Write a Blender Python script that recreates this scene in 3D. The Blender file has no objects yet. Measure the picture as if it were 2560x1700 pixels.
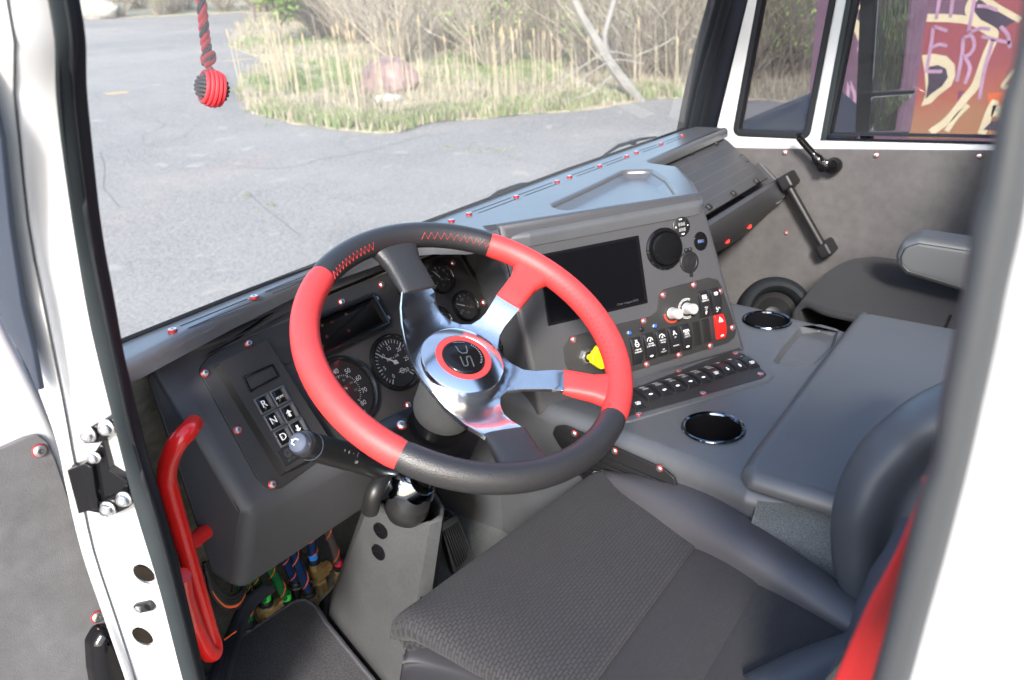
import bpy, math, random
from mathutils import Vector as V, Matrix
from mathutils.geometry import tessellate_polygon
random.seed(7)
S = bpy.context.scene
C = S.collection
R_ = math.radians
# ------------------------------------------------------------ camera, sky, sun, exposure
XC = V((0.579520587, 0.355991218, -0.733093543)); YC = V((-0.812791389, 0.186930244, -0.551749257)); ZC = V((-0.059380535, 0.915602172, 0.397676521))
F = 1771 * 2560 / 2361
cam_d = bpy.data.cameras.new('camera'); cam = bpy.data.objects.new('camera', cam_d); C.objects.link(cam)
cam.matrix_world = Matrix((XC, YC, ZC)).to_4x4()
cam_d.sensor_width = 36; cam_d.lens = F / 2560 * 36; cam_d.clip_start = .02; cam_d.clip_end = 2000
cam_d.dof.use_dof = True; cam_d.dof.focus_distance = 1.08; cam_d.dof.aperture_fstop = 6.8
S.camera = cam
w = bpy.data.worlds.new('World'); S.world = w; w.use_nodes = True
nt = w.node_tree; bg = nt.nodes['Background']
sky = nt.nodes.new('ShaderNodeTexSky'); sky.sky_type = 'NISHITA'; sky.sun_disc = False
SUN_EL, SUN_AZ = R_(31), R_(242)            # azimuth clockwise from +Y
sky.sun_elevation = SUN_EL; sky.sun_rotation = SUN_AZ; sky.air_density = 1.0; sky.dust_density = 1.5
nt.links.new(sky.outputs[0], bg.inputs[0]); bg.inputs[1].default_value = 0.15
sun_d = bpy.data.lights.new('sun', 'SUN'); sun_d.energy = 2.0; sun_d.angle = R_(9); sun_d.color = (1, .955, .9)
sun = bpy.data.objects.new('sun', sun_d); C.objects.link(sun)
sdir = V((math.sin(SUN_AZ) * math.cos(SUN_EL), math.cos(SUN_AZ) * math.cos(SUN_EL), math.sin(SUN_EL)))
sun.rotation_euler = sdir.to_track_quat('Z', 'Y').to_euler(); sun.location = sdir * 30
S.view_settings.view_transform = 'Standard'; S.view_settings.look = 'None'; S.view_settings.gamma = 1
S.view_settings.exposure = 1.97
S.cycles.use_denoising = True
S.cycles.max_bounces = 10; S.cycles.transparent_max_bounces = 24
S.cycles.caustics_reflective = False; S.cycles.caustics_refractive = False

def ray(u, v):
    c = V(((u - 1280) / F, -(v - 850) / F, -1)); return V((XC.dot(c), YC.dot(c), ZC.dot(c)))
def P(u, v, x=None, y=None, z=None):
    d = ray(u, v); t = x / d[0] if x is not None else (y / d[1] if y is not None else z / d[2]); return d * t
GZ, GY, GX = -2.3, .08, .02
def gz(x, y): return GZ + GY * y + GX * x
def PG(u, v, h=0):
    d = ray(u, v); return d * ((GZ + h) / (d[2] - GY * d[1] - GX * d[0]))

class Fr:
    def __init__(s, O, a, b):
        s.O = V(O); s.a = V(a).normalized(); s.n = s.a.cross(V(b)).normalized(); s.b = s.n.cross(s.a)
    def w(s, x, y, h=0): return s.O + s.a * x + s.b * y + s.n * h
    def px(s, u, v, h=0):
        d = ray(u, v); O = s.O + s.n * h; p = d * (O.dot(s.n) / d.dot(s.n)) - O; return (p.dot(s.a), p.dot(s.b))
    def at(s, x, y, rot=0, h=0):
        c, t = math.cos(rot), math.sin(rot); return Fr(s.w(x, y, h), s.a * c + s.b * t, s.b * c - s.a * t)
    def atpx(s, u, v, rot=0, h=0): return s.at(*s.px(u, v, h), rot, h)
    def M(s):
        m = Matrix((s.a, s.b, s.n)).transposed().to_4x4(); m.translation = s.O; return m

# ------------------------------------------------------------ mesh building
def area(p): return sum(p[i][0] * p[(i + 1) % len(p)][1] - p[(i + 1) % len(p)][0] * p[i][1] for i in range(len(p))) / 2
def inset(p, d):
    n = len(p); o = []
    for i in range(n):
        a, b, c = V(p[i - 1][:2]), V(p[i][:2]), V(p[(i + 1) % n][:2])
        e, f = b - a, c - b
        e = e.normalized() if e.length > 1e-9 else V((1, 0)); f = f.normalized() if f.length > 1e-9 else e
        m = V((-e.y, e.x)) + V((-f.y, f.x)); L = m.length
        if L < .3: m = V((-e.y, e.x)); k = 1
        else: m /= L; k = min(1 / max(.5, m.dot(V((-e.y, e.x)))), 2)
        o.append((b.x + m.x * d * k, b.y + m.y * d * k))
    return o
def rnd(p, r, seg=5):
    n = len(p); o = []
    for i in range(n):
        a, b, c = V(p[i - 1][:2]), V(p[i][:2]), V(p[(i + 1) % n][:2]); ri = r[i] if isinstance(r, (list, tuple)) else r
        e, f = a - b, c - b; le, lf = e.length, f.length
        if ri <= 0 or le < 1e-7 or lf < 1e-7: o.append((b.x, b.y)); continue
        e /= le; f /= lf; ang = math.acos(max(-1, min(1, e.dot(f))))
        if ang > math.pi - .05 or ang < .05: o.append((b.x, b.y)); continue
        t = min(ri / math.tan(ang / 2), le * .49, lf * .49)
        s_, q = b + e * t, b + f * t
        for k in range(seg + 1):
            k /= seg; z = s_ * (1 - k) ** 2 + b * 2 * k * (1 - k) + q * k * k; o.append((z.x, z.y))
    return o
def rect(w, h, r=0, cx=0, cy=0, seg=4):
    p = [(cx - w / 2, cy - h / 2), (cx + w / 2, cy - h / 2), (cx + w / 2, cy + h / 2), (cx - w / 2, cy + h / 2)]
    return rnd(p, r, seg) if r else p
def circ(r, cx=0, cy=0, n=32, ry=None): return [(cx + r * math.cos(2 * math.pi * i / n), cy + (ry or r) * math.sin(2 * math.pi * i / n)) for i in range(n)]
def cat(pts, n):
    """Catmull-Rom through pts, n points per span"""
    q = [V(p) for p in pts]; o = []
    if len(q) < 2: return q
    e = [q[0] * 2 - q[1]] + q + [q[-1] * 2 - q[-2]]
    for i in range(1, len(e) - 2):
        a, b, c, d = e[i - 1:i + 3]
        for k in range(n):
            t = k / n; o.append(.5 * ((2 * b) + (c - a) * t + (2 * a - 5 * b + 4 * c - d) * t * t + (3 * b - a - 3 * c + d) * t ** 3))
    o.append(q[-1]); return o

TXT = {}
def glyphs(s, al='CENTER'):
    if (s, al) not in TXT:
        cu = bpy.data.curves.new('txt', 'FONT'); cu.body = s; cu.align_x = al; cu.align_y = 'CENTER'; cu.fill_mode = 'FRONT'; cu.resolution_u = 3
        ob = bpy.data.objects.new('txt', cu); me = bpy.data.meshes.new_from_object(ob)
        TXT[(s, al)] = ([tuple(v.co[:2]) for v in me.vertices], [tuple(p.vertices) for p in me.polygons])
        bpy.data.objects.remove(ob); bpy.data.curves.remove(cu); bpy.data.meshes.remove(me)
    return TXT[(s, al)]

class MB:
    def __init__(s): s.v = []; s.f = []; s.m = []; s.sl = False
    def add(s, vs, fs, m=0):
        k = len(s.v); s.v += [V(p) for p in vs]; s.f += [tuple(i + k for i in f) for f in fs]; s.m += [m] * len(fs); return s
    def cap(s, loops3, loops2, m=0, flip=False):
        """loops2: flat coords for tessellation, loops3: world"""
        tri = tessellate_polygon([[V((x, y, 0)) for x, y in l] for l in loops2])
        v3 = [p for l in loops3 for p in l]; v2 = [p for l in loops2 for p in l]; fs = []
        for t in tri:
            a = area([v2[i] for i in t])
            if abs(a) < 1e-12: continue
            fs.append(tuple(t) if (a > 0) != flip else tuple(reversed(t)))
        return s.add(v3, fs, m)
    def ring(s, A, B, m=0, close=True):
        n = len(A); fs = [(i, (i + 1) % n, n + (i + 1) % n, n + i) for i in range(n if close else n - 1)]; return s.add(list(A) + list(B), fs, m)
    def slab(s, fr, poly, h0, h1, r=0, m=0, holes=(), hr=0, hfloor=None, mtop=None, mside=None, bottom=True, seg=3, mhole=None, slope=0):
        if r > .0012: s.sl = True
        if area(poly) < 0: poly = list(reversed(poly))
        mt = m if mtop is None else mtop; ms = m if mside is None else mside; mh = m if mhole is None else mhole
        L = [(0, h0)]
        if r: L += [(r * (1 - math.cos(a * math.pi / 2 / seg)), h1 - r + r * math.sin(a * math.pi / 2 / seg)) for a in range(seg + 1)]
        else: L += [(0, h1)]
        rings = [(inset(poly, i) if i else [tuple(p[:2]) for p in poly], h) for i, h in L]
        w3 = [[fr.w(x, y, h) for x, y in pl] for pl, h in rings]
        for k in range(len(w3) - 1): s.ring(w3[k], w3[k + 1], ms if k == 0 or r == 0 else m)
        l3, l2 = [w3[-1]], [rings[-1][0]]
        for hi, q in enumerate(holes):
            q = [tuple(p[:2]) for p in q]
            if area(q) < 0: q = list(reversed(q))
            hl = [(-hr * (1 - math.sin(a * math.pi / 2 / seg)), h1 - hr + hr * math.cos(a * math.pi / 2 / seg)) for a in range(seg + 1)] if hr else [(0, h1)]
            hfl = hfloor[hi] if isinstance(hfloor, (list, tuple)) else hfloor; hf = h0 if hfl is None else hfl
            hl += [(slope, hf)]
            rs = [(inset(q, i) if i else q, h) for i, h in hl]
            r3 = [[fr.w(x, y, h) for x, y in pl] for pl, h in rs]
            for k in range(len(r3) - 1): s.ring(r3[k + 1], r3[k], mh)
            l3.append(r3[0]); l2.append(rs[0][0])
            if hfl is not None: s.cap([r3[-1]], [rs[-1][0]], mh)
        s.cap(l3, l2, mt)
        if bottom and not holes: s.cap([w3[0]], [rings[0][0]], m, flip=True)
        return s
    def box(s, fr, w, h, d, r=.002, cx=0, cy=0, h0=0, m=0): return s.slab(fr, rect(w, h, 0, cx, cy), h0, h0 + d, r, m, seg=2)
    def tube(s, pts, rad, seg=12, m=0, caps=True, flat=1, up=None):
        pts = [V(p) for p in pts]; n = len(pts); rads = [rad[min(len(rad) - 1, int(i * len(rad) / n))] for i in range(n)] if isinstance(rad, (list, tuple)) else [rad] * n
        t0 = (pts[1] - pts[0]).normalized(); u = (up or (V((0, 0, 1)) if abs(t0.z) < .9 else V((1, 0, 0)))); u = (u - t0 * u.dot(t0)).normalized(); prev = None
        for i in range(n):
            t = (pts[min(i + 1, n - 1)] - pts[max(i - 1, 0)]).normalized(); u = (u - t * u.dot(t)).normalized(); b = t.cross(u)
            R = [pts[i] + (u * math.cos(a) + b * math.sin(a) * flat) * rads[i] for a in [2 * math.pi * k / seg for k in range(seg)]]
            if prev: s.ring(prev, R, m)
            elif caps: s.add(R, [tuple(reversed(range(seg)))], m)
            prev = R
        if caps: s.add(prev, [tuple(range(seg))], m)
        return s
    def lathe(s, fr, prof, seg=32, m=0, cx=0, cy=0, caps=True, a0=0, a1=None):
        prev = None; n = seg if a1 is None else seg + 1
        for r, h in prof:
            R = [fr.w(cx + r * math.cos(a0 + (a1 - a0 if a1 is not None else 2 * math.pi) * k / seg), cy + r * math.sin(a0 + (a1 - a0 if a1 is not None else 2 * math.pi) * k / seg), h) for k in range(n)]
            if prev: s.ring(prev, R, m, a1 is None)
            elif caps and r > 1e-6 and a1 is None: s.add(R, [tuple(reversed(range(n)))], m)
            prev = R
        if caps and prof[-1][0] > 1e-6 and a1 is None: s.add(prev, [tuple(range(n))], m)
        return s
    def text(s, fr, t, size, x=0, y=0, h=.0004, rot=0, m=1, al='CENTER', f=None, sx=1):
        vs, fs = glyphs(t, al); c, q = math.cos(rot), math.sin(rot); o = []
        for a, b in vs:
            a *= size * sx; b *= size; X, Y = x + a * c - b * q, y + a * q + b * c; o.append(fr.w(X, Y, h + (f(X, Y) if f else 0)))
        return s.add(o, fs, m)
    def line(s, fr, pts, wd, h=.0004, m=1, f=None, close=False):
        pts = [V(p) for p in pts]; n = len(pts)
        for i in range(n if close else n - 1):
            a, b = pts[i], pts[(i + 1) % n]; d = (b - a)
            if d.length < 1e-7: continue
            d.normalize(); q = V((-d.y, d.x)) * wd / 2; a2, b2 = a - d * wd * .2, b + d * wd * .2
            s.add([fr.w(p.x, p.y, h + (f(p.x, p.y) if f else 0)) for p in (a2 - q, b2 - q, b2 + q, a2 + q)], [(0, 1, 2, 3)], m)
        return s
    def ribbon(s, fr, pts, wd, h=.0004, m=1):
        pts = [V(p[:2]) for p in pts]; n = len(pts); L = []; Rr_ = []
        for i in range(n):
            d = (pts[min(i + 1, n - 1)] - pts[max(i - 1, 0)]).normalized(); q = V((-d.y, d.x)) * wd / 2; L.append(fr.w(*(pts[i] + q), h)); Rr_.append(fr.w(*(pts[i] - q), h))
        return s.ring(Rr_, L, m, False)
    def flat(s, fr, poly, h=.0004, m=1, f=None):
        if area(poly) < 0: poly = list(reversed(poly))
        return s.cap([[fr.w(x, y, h + (f(x, y) if f else 0)) for x, y in poly]], [poly], m)
    def net(s, net, nu=6, nv=6, m=0, flip=False):
        rows = [cat(r, nv) for r in net]; cols = list(zip(*rows)); cols = [cat(c, nu) for c in cols]
        a, b = len(cols), len(cols[0]); vs = [cols[i][j] for j in range(b) for i in range(a)]
        fs = [(j * a + i, j * a + i + 1, (j + 1) * a + i + 1, (j + 1) * a + i) for j in range(b - 1) for i in range(a - 1)]
        if flip: fs = [tuple(reversed(f)) for f in fs]
        return s.add(vs, fs, m)
    def loft(s, secs, m=0, close=False, flip=False):
        for A, B in zip(secs, secs[1:]):
            if flip: A, B = B, A
            s.ring(A, B, m, close)
        return s
    def build(s, name, mats, parent=None, smooth=35, solid=0, bev=0, sub=0):
        mats = mats if isinstance(mats, (list, tuple)) else [mats]
        o0 = wloc(parent) if parent else V((0, 0, 0))
        me = bpy.data.meshes.new(name); me.from_pydata([tuple(p - o0) for p in s.v], [], s.f); me.update()
        for q in mats: me.materials.append(MAT[q])
        me.polygons.foreach_set('material_index', [min(i, len(mats) - 1) for i in s.m])
        bm_merge(me)
        if smooth: me.polygons.foreach_set('use_smooth', [True] * len(me.polygons)); me.set_sharp_from_angle(angle=R_(smooth))
        ob = bpy.data.objects.new(name, me); C.objects.link(ob)
        if parent: ob.parent = parent
        if s.sl and smooth: q = ob.modifiers.new('w', 'WEIGHTED_NORMAL'); q.keep_sharp = True; q.weight = 60
        if solid: q = ob.modifiers.new('s', 'SOLIDIFY'); q.thickness = solid; q.offset = -1
        if bev: q = ob.modifiers.new('b', 'BEVEL'); q.width = bev; q.segments = 3; q.limit_method = 'ANGLE'; q.angle_limit = R_(40)
        return ob
import bmesh
def bm_merge(me):
    bm = bmesh.new(); bm.from_mesh(me); bmesh.ops.remove_doubles(bm, verts=bm.verts, dist=2e-6); bm.to_mesh(me); bm.free()
def wloc(o):
    p = V(o.location)
    while o.parent: o = o.parent; p += o.location
    return p
def tag(o, label, cat, group=None, kind=None):
    if label: o['label'] = label
    if cat: o['category'] = cat
    if group: o['group'] = group
    if kind: o['kind'] = kind
    return o
def thing(name, label, cat, loc, group=None):
    o = bpy.data.objects.new(name, None); o.empty_display_size = .02; C.objects.link(o); o.location = loc; return tag(o, label, cat, group)
def put(mesh, name, parent, fr):
    o = bpy.data.objects.new(name, mesh); C.objects.link(o); o.parent = parent
    m = fr.M(); m.translation -= wloc(parent); o.matrix_local = m; return o
LF = Fr((0, 0, 0), (1, 0, 0), (0, 1, 0))
from mathutils.bvhtree import BVHTree
def hit(ob, u, v, up=(0, 0, 1)):
    o0 = wloc(ob); me = ob.data; t = BVHTree.FromPolygons([x.co + o0 for x in me.vertices], [p.vertices for p in me.polygons]); d = ray(u, v)
    loc, n, i, dist = t.ray_cast(V((0, 0, 0)), d.normalized())
    if loc is None: return None
    if n.dot(d) > 0: n = -n
    return Fr(loc, V(up).cross(n), V(up))

# ------------------------------------------------------------ materials
MAT = {}
def mat(name, col, rough=.5, metal=0, bump=None, var=None, spec=.5, coat=0, emis=None, sheen=0, obj=True):
    m = bpy.data.materials.new(name); m.use_nodes = True; t = m.node_tree; b = t.nodes['Principled BSDF']; L = t.links
    b.inputs['Base Color'].default_value = (*col, 1); b.inputs['Roughness'].default_value = rough; b.inputs['Metallic'].default_value = metal
    b.inputs['Specular IOR Level'].default_value = spec; b.inputs['Coat Weight'].default_value = coat; b.inputs['Coat Roughness'].default_value = .08
    b.inputs['Sheen Weight'].default_value = sheen
    tc = t.nodes.new('ShaderNodeTexCoord'); co = tc.outputs['Object']
    if emis: b.inputs['Emission Color'].default_value = (*emis[:3], 1); b.inputs['Emission Strength'].default_value = emis[3]
    if var:
        out = None
        for sc, amt in (var if isinstance(var[0], (tuple, list)) else [var]):
            n = t.nodes.new('ShaderNodeTexNoise'); n.inputs['Scale'].default_value = sc; n.inputs['Detail'].default_value = 5; n.inputs['Roughness'].default_value = .6; L.new(co, n.inputs['Vector'])
            r = t.nodes.new('ShaderNodeMapRange'); r.inputs[1].default_value = .3; r.inputs[2].default_value = .7; r.inputs[3].default_value = 1 - amt; r.inputs[4].default_value = 1 + amt; L.new(n.outputs['Fac'], r.inputs[0])
            if out: q = t.nodes.new('ShaderNodeMath'); q.operation = 'MULTIPLY'; L.new(out, q.inputs[0]); L.new(r.outputs[0], q.inputs[1]); out = q.outputs[0]
            else: out = r.outputs[0]
        x = t.nodes.new('ShaderNodeVectorMath'); x.operation = 'SCALE'; x.inputs[0].default_value = col; L.new(out, x.inputs['Scale']); L.new(x.outputs[0], b.inputs['Base Color'])
    if bump:
        prev = None
        for bp in (bump if isinstance(bump[0], (tuple, list)) else [bump]):
            sc, st, ds = bp[:3]; kind = bp[3] if len(bp) > 3 else 'n'
            if kind == 'v': n = t.nodes.new('ShaderNodeTexVoronoi'); o = n.outputs['Distance']
            elif kind == 'w': n = t.nodes.new('ShaderNodeTexWave'); n.bands_direction = bp[4]; o = n.outputs['Fac']
            else: n = t.nodes.new('ShaderNodeTexNoise'); n.inputs['Detail'].default_value = 3; o = n.outputs['Fac']
            n.inputs['Scale'].default_value = sc; L.new(co, n.inputs['Vector'])
            u = t.nodes.new('ShaderNodeBump'); u.inputs['Strength'].default_value = st; u.inputs['Distance'].default_value = ds; L.new(o, u.inputs['Height'])
            if prev: L.new(prev, u.inputs['Normal'])
            prev = u.outputs[0]
        L.new(prev, b.inputs['Normal'])
    MAT[name] = m; return m
def node(t, kind, **kw):
    n = t.nodes.new(kind)
    for k, v in kw.items():
        if k in n.inputs: n.inputs[k].default_value = v
        else: setattr(n, k, v)
    return n
PLB = [(900, .25, .0006), (60, .12, .002)]
mat('plastic_charcoal', (.052, .053, .058), .5, bump=PLB, var=(5, .06))
mat('plastic_satin_skylit', (.078, .082, .089), .33, bump=[(1200, .15, .0004), (25, .15, .002)], var=((5, .06), (60, .05)), spec=.8)  # lighter bluish copy of the charcoal plastic, sky light mixed into its colour
mat('plastic_black', (.012, .012, .013), .42, bump=(1500, .12, .0003))
mat('panel_black', (.021, .0205, .021), .5, bump=(1300, .15, .0004), var=(8, .15))
mat('gloss_black', (.006, .006, .007), .12, spec=.4)
mat('switch_black', (.014, .014, .016), .28)
mat('dial_black', (.008, .008, .009), .35)
mat('screen', (.004, .004, .005), .09, spec=.25)
mat('white_print', (.75, .75, .74), .5)
mat('grey_print', (.3, .31, .32), .5)
mat('dim_print', (.07, .07, .075), .5)
mat('red_print', (.75, .05, .02), .4)
mat('amber_print', (.25, .13, .03), .5)
mat('steel', (.82, .82, .83), .35, 1, bump=(300, .1, .0003))
mat('red_anodised', (.42, .025, .02), .35, .35, spec=.7)
mat('brass', (.85, .62, .28), .38, .85, bump=(200, .15, .0005), var=(60, .15))
mat('chrome', (.82, .82, .83), .16, 1, bump=(500, .04, .0002))
mat('aluminium', (.76, .76, .76), .17, 1, bump=(700, .05, .0002), var=((40, .05), (300, .04)))
mat('rubber', (.010, .012, .015), .65, spec=.25, bump=(500, .2, .0005))
mat('rubber_grey', (.022, .028, .031), .65, spec=.25, bump=(160, .15, .0006), var=(12, .15))
mat('white_paint', (.52, .53, .545), .3, coat=.3, var=((4, .03), (40, .02)), spec=.5, bump=(12, .04, .003))
mat('leather_black', (.018, .018, .020), .42, bump=[(700, .45, .0006, 'v'), (80, .1, .001)], spec=.6)
mat('leather_red', (.62, .04, .04), .5, bump=[(900, .35, .0004, 'v'), (70, .25, .0012)], var=((20, .07), (150, .05)), sheen=.0)
mat('red_paint', (.86, .018, .014), .25, coat=.5, bump=[(30, .06, .002), (200, .06, .0006)], var=((20, .06), (120, .04)))
mat('red_stitch', (.6, .03, .03), .7)
mat('vinyl', (.055, .054, .061), .42, bump=[(900, .25, .0004), (30, .1, .001)], spec=.55)
mat('vinyl_stack', (.078, .083, .089), .40, bump=[(900, .25, .0004), (18, .12, .004)], spec=.7)  # colour raised towards blue-grey to carry sky light on the lid
mat('suede_brown', (.082, .078, .079), .95, bump=[(900, .5, .001)], var=((9, .16), (40, .10)), sheen=.15)
mat('suede_grey', (.115, .113, .118), .95, bump=[(900, .5, .001)], var=((14, .18), (60, .10)), sheen=.15)
mat('carpet_grey', (.13, .14, .14), 1, bump=[(1400, .9, .002)], var=((700, .6), (8, .15)))
mat('carpet_dark', (.058, .056, .061), 1, bump=[(1200, .9, .002)], var=((350, .6), (12, .25)))
mat('ped_trim', (.044, .047, .050), .85, bump=[(1000, .5, .0008)], var=((14, .15), (200, .12)))
mat('floor_metal', (.34, .32, .26), .55, bump=[(40, .3, .004)], var=((9, .5), (70, .25)))
mat('belt_red', (.5, .012, .015), .6, bump=(900, .3, .0005))
mat('belt_black', (.02, .025, .04), .8, bump=(500, .8, .001))
mat('cord_red', (.65, .03, .04), .6, bump=(1200, .5, .0006))
mat('cord_black', (.03, .03, .035), .6, bump=(1200, .5, .0006))
mat('hose_green', (.01, .11, .035), .2, spec=.7); mat('hose_blue', (.008, .025, .085), .2, spec=.7); mat('hose_braid', (.06, .05, .055), .7, bump=(900, 1, .001, 'v'))
mat('green_bright', (.06, .62, .08), .35); mat('blue_bright', (.03, .22, .75), .35); mat('magenta_red', (.75, .02, .09), .4)
mat('orange_wire', (.85, .14, .03), .4); mat('yellow', (.85, .75, .01), .35); mat('mirror', (.9, .92, .95), .01, 1)
mat('hazard_red', (.62, .015, .012), .25, spec=.6)
mat('blue_jewel', (.03, .12, .5), .1)
mat('lamp_red', (.6, .01, .01), .3, emis=(1, .03, .02, 1.2))
mat('belt_grey', (.034, .037, .041), .5, var=(6, .06), bump=(200, .2, .0005))
mat('aluminium_brushed', (.7, .7, .7), .35, .6, bump=(900, .1, .0003))
mat('chrome_dark', (.16, .19, .22), .1, 1)
mat('socket_grey', (.25, .25, .25), .4, .8)
mat('pillar_black', (.014, .018, .024), .75, spec=.2, bump=(500, .2, .0005))
mat('amber_dim', (.06, .04, .015), .4)
mat('red_dim', (.05, .012, .01), .4)
mat('emblem_grey', (.25, .26, .27), .25, .8)
mat('stalk_cap', (.06, .075, .11), .6, spec=.25)
mat('mat_edge', (.085, .085, .10), .9, bump=(500, 1, .002, 'v'))
mat('hose_braid2', (.03, .032, .045), .6, bump=(700, 1, .0015, 'v'), var=(600, .5))
mat('vinyl_dark', (.022, .022, .026), .5, bump=(900, .2, .0004))
mat('vinyl_blue', (.058, .063, .073), .42, bump=(700, .25, .0005))
mat('belt_navy', (.02, .028, .045), .5)
mat('hole_shade', (.010, .008, .006), .9, var=(60, .4), spec=.1)
mat('dark_void', (.006, .007, .007), .95, spec=.1)
def glassmat(name, tint, haze, gl=.06):
    m = bpy.data.materials.new(name); m.use_nodes = True; t = m.node_tree; t.nodes.clear()
    o = node(t, 'ShaderNodeOutputMaterial'); tr = node(t, 'ShaderNodeBsdfTransparent', Color=(*tint, 1)); g = node(t, 'ShaderNodeBsdfGlossy', Roughness=.02); d = node(t, 'ShaderNodeBsdfDiffuse', Color=(.8, .82, .85, 1))
    a = node(t, 'ShaderNodeMixShader'); b = node(t, 'ShaderNodeMixShader'); fz = node(t, 'ShaderNodeFresnel', IOR=1.3)
    n = node(t, 'ShaderNodeTexNoise', Scale=5.0); r = node(t, 'ShaderNodeMapRange'); r.inputs[3].default_value = haze * .6; r.inputs[4].default_value = haze * 1.4  # pale diffuse mix paints glare haze into the glass
    t.links.new(n.outputs['Fac'], r.inputs[0]); t.links.new(fz.outputs[0], a.inputs[0]); t.links.new(tr.outputs[0], a.inputs[1]); t.links.new(g.outputs[0], a.inputs[2])
    t.links.new(r.outputs[0], b.inputs[0]); t.links.new(a.outputs[0], b.inputs[1]); t.links.new(d.outputs[0], b.inputs[2]); t.links.new(b.outputs[0], o.inputs[0]); MAT[name] = m
glassmat('windshield_glass', (.95, .98, .97), .10); glassmat('tinted_glass', (.60, .60, .63), .02); glassmat('gauge_glass', (.97, .97, .97), .005)
def fabric(name, col, mode):
    m = bpy.data.materials.new(name); m.use_nodes = True; t = m.node_tree; b = t.nodes['Principled BSDF']; L = t.links
    tc = node(t, 'ShaderNodeTexCoord'); mp = node(t, 'ShaderNodeMapping'); L.new(tc.outputs['Object'], mp.inputs[0]); mp.inputs['Rotation'].default_value = (0, 0, R_(0 if mode == 'brick' else 8))
    if mode == 'brick':
        br = node(t, 'ShaderNodeTexBrick', Scale=1.0); br.inputs['Brick Width'].default_value = .0088; br.inputs['Row Height'].default_value = .0048; br.inputs['Mortar Size'].default_value = .0014; br.inputs['Mortar Smooth'].default_value = 1
        br.inputs['Color1'].default_value = (1, 1, 1, 1); br.inputs['Color2'].default_value = (.88, .88, .88, 1); br.inputs['Mortar'].default_value = (.38, .38, .38, 1); br.offset = .5
    else:
        br = node(t, 'ShaderNodeTexBrick', Scale=1.0); br.inputs['Brick Width'].default_value = .009; br.inputs['Row Height'].default_value = .0022; br.inputs['Mortar Size'].default_value = .0006; br.inputs['Mortar Smooth'].default_value = .8
        br.inputs['Color1'].default_value = (1, 1, 1, 1); br.inputs['Color2'].default_value = (.85, .85, .85, 1); br.inputs['Mortar'].default_value = (.6, .6, .6, 1)
    L.new(mp.outputs[0], br.inputs['Vector'])
    n = node(t, 'ShaderNodeTexNoise', Scale=900.0); L.new(tc.outputs['Object'], n.inputs['Vector'])
    n2 = node(t, 'ShaderNodeTexNoise', Scale=7.0); L.new(tc.outputs['Object'], n2.inputs['Vector'])
    mx = node(t, 'ShaderNodeMix', data_type='RGBA', blend_type='MULTIPLY'); mx.inputs[0].default_value = 1; mx.inputs[6].default_value = (*col, 1); L.new(br.outputs['Color'], mx.inputs[7])
    ad = node(t, 'ShaderNodeMath', operation='ADD'); L.new(n.outputs['Fac'], ad.inputs[0]); ml = node(t, 'ShaderNodeMath', operation='MULTIPLY'); ml.inputs[1].default_value = .4; L.new(n2.outputs['Fac'], ml.inputs[0]); L.new(ml.outputs[0], ad.inputs[1])
    mr = node(t, 'ShaderNodeMapRange'); mr.inputs[1].default_value = .35; mr.inputs[2].default_value = 1.05; mr.inputs[3].default_value = .6; mr.inputs[4].default_value = 1.4; L.new(ad.outputs[0], mr.inputs[0])
    vm = node(t, 'ShaderNodeVectorMath', operation='SCALE'); L.new(mx.outputs[2], vm.inputs[0]); L.new(mr.outputs[0], vm.inputs['Scale']); L.new(vm.outputs[0], b.inputs['Base Color'])
    b.inputs['Roughness'].default_value = .9; b.inputs['Sheen Weight'].default_value = .04
    bu = node(t, 'ShaderNodeBump', Strength=.7, Distance=.0013); L.new(br.outputs['Color'], bu.inputs['Height']); L.new(bu.outputs[0], b.inputs['Normal']); MAT[name] = m
fabric('seat_fabric', (.026, .0252, .029), 'brick'); fabric('seat_fabric_ribbed', (.0235, .0225, .026), 'rib'); fabric('seat_fabric_far', (.020, .020, .024), 'rib')
# ------------------------------------------------------------ truck cab shell
cab = thing('truck_cab', 'white truck cab body seen through its open driver doorway, with windshield and rubber door seals', 'truck cab', (1.2, .4, -1.0))
WF_ = Fr((0, .885, -.34), (1, 0, 0), (0, -.187, .982))          # windshield plane
def curve_at(pts, n=5, **k): return cat([P(u, v, **k) for u, v in pts], n)
# jamb of the driver doorway
outer = [(118, 0), (133, 146), (149, 328), (182, 568), (219, 791), (255, 947), (276, 1030), (291, 1090), (318, 1199), (344, 1301), (395, 1467), (455, 1700), (500, 1850)]
mid = [(164, 0), (172, 146), (183, 300), (219, 568), (262, 784), (300, 960), (314, 1030), (328, 1100), (354, 1190), (380, 1266), (427, 1436), (494, 1700), (536, 1850)]
inner = [(191, 0), (203, 146), (216, 300), (246, 568), (277, 740), (306, 900), (330, 1000), (350, 1085), (374, 1170), (408, 1290), (448, 1440), (510, 1700), (552, 1850)]
top_ext = V((0, -.06, .30))
def ext(c): return [c[0] + top_ext] + c
xo = .27
def prj(pts, x, n=30):
    c = cat(ext([P(u, v, x=x) for u, v in pts]), 8); z0, z1 = .28, -.66; o = []
    for k in range(n + 1):
        z = z0 + (z1 - z0) * k / n
        for a, b in zip(c, c[1:]):
            if a.z >= z >= b.z or (b is c[-1]): t = (a.z - z) / max(1e-9, a.z - b.z); o.append(a.lerp(b, t)); break
    return o
so, sm_, si = prj(outer, .262), prj(mid, .272), prj(inner, .282)
m = MB()
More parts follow.
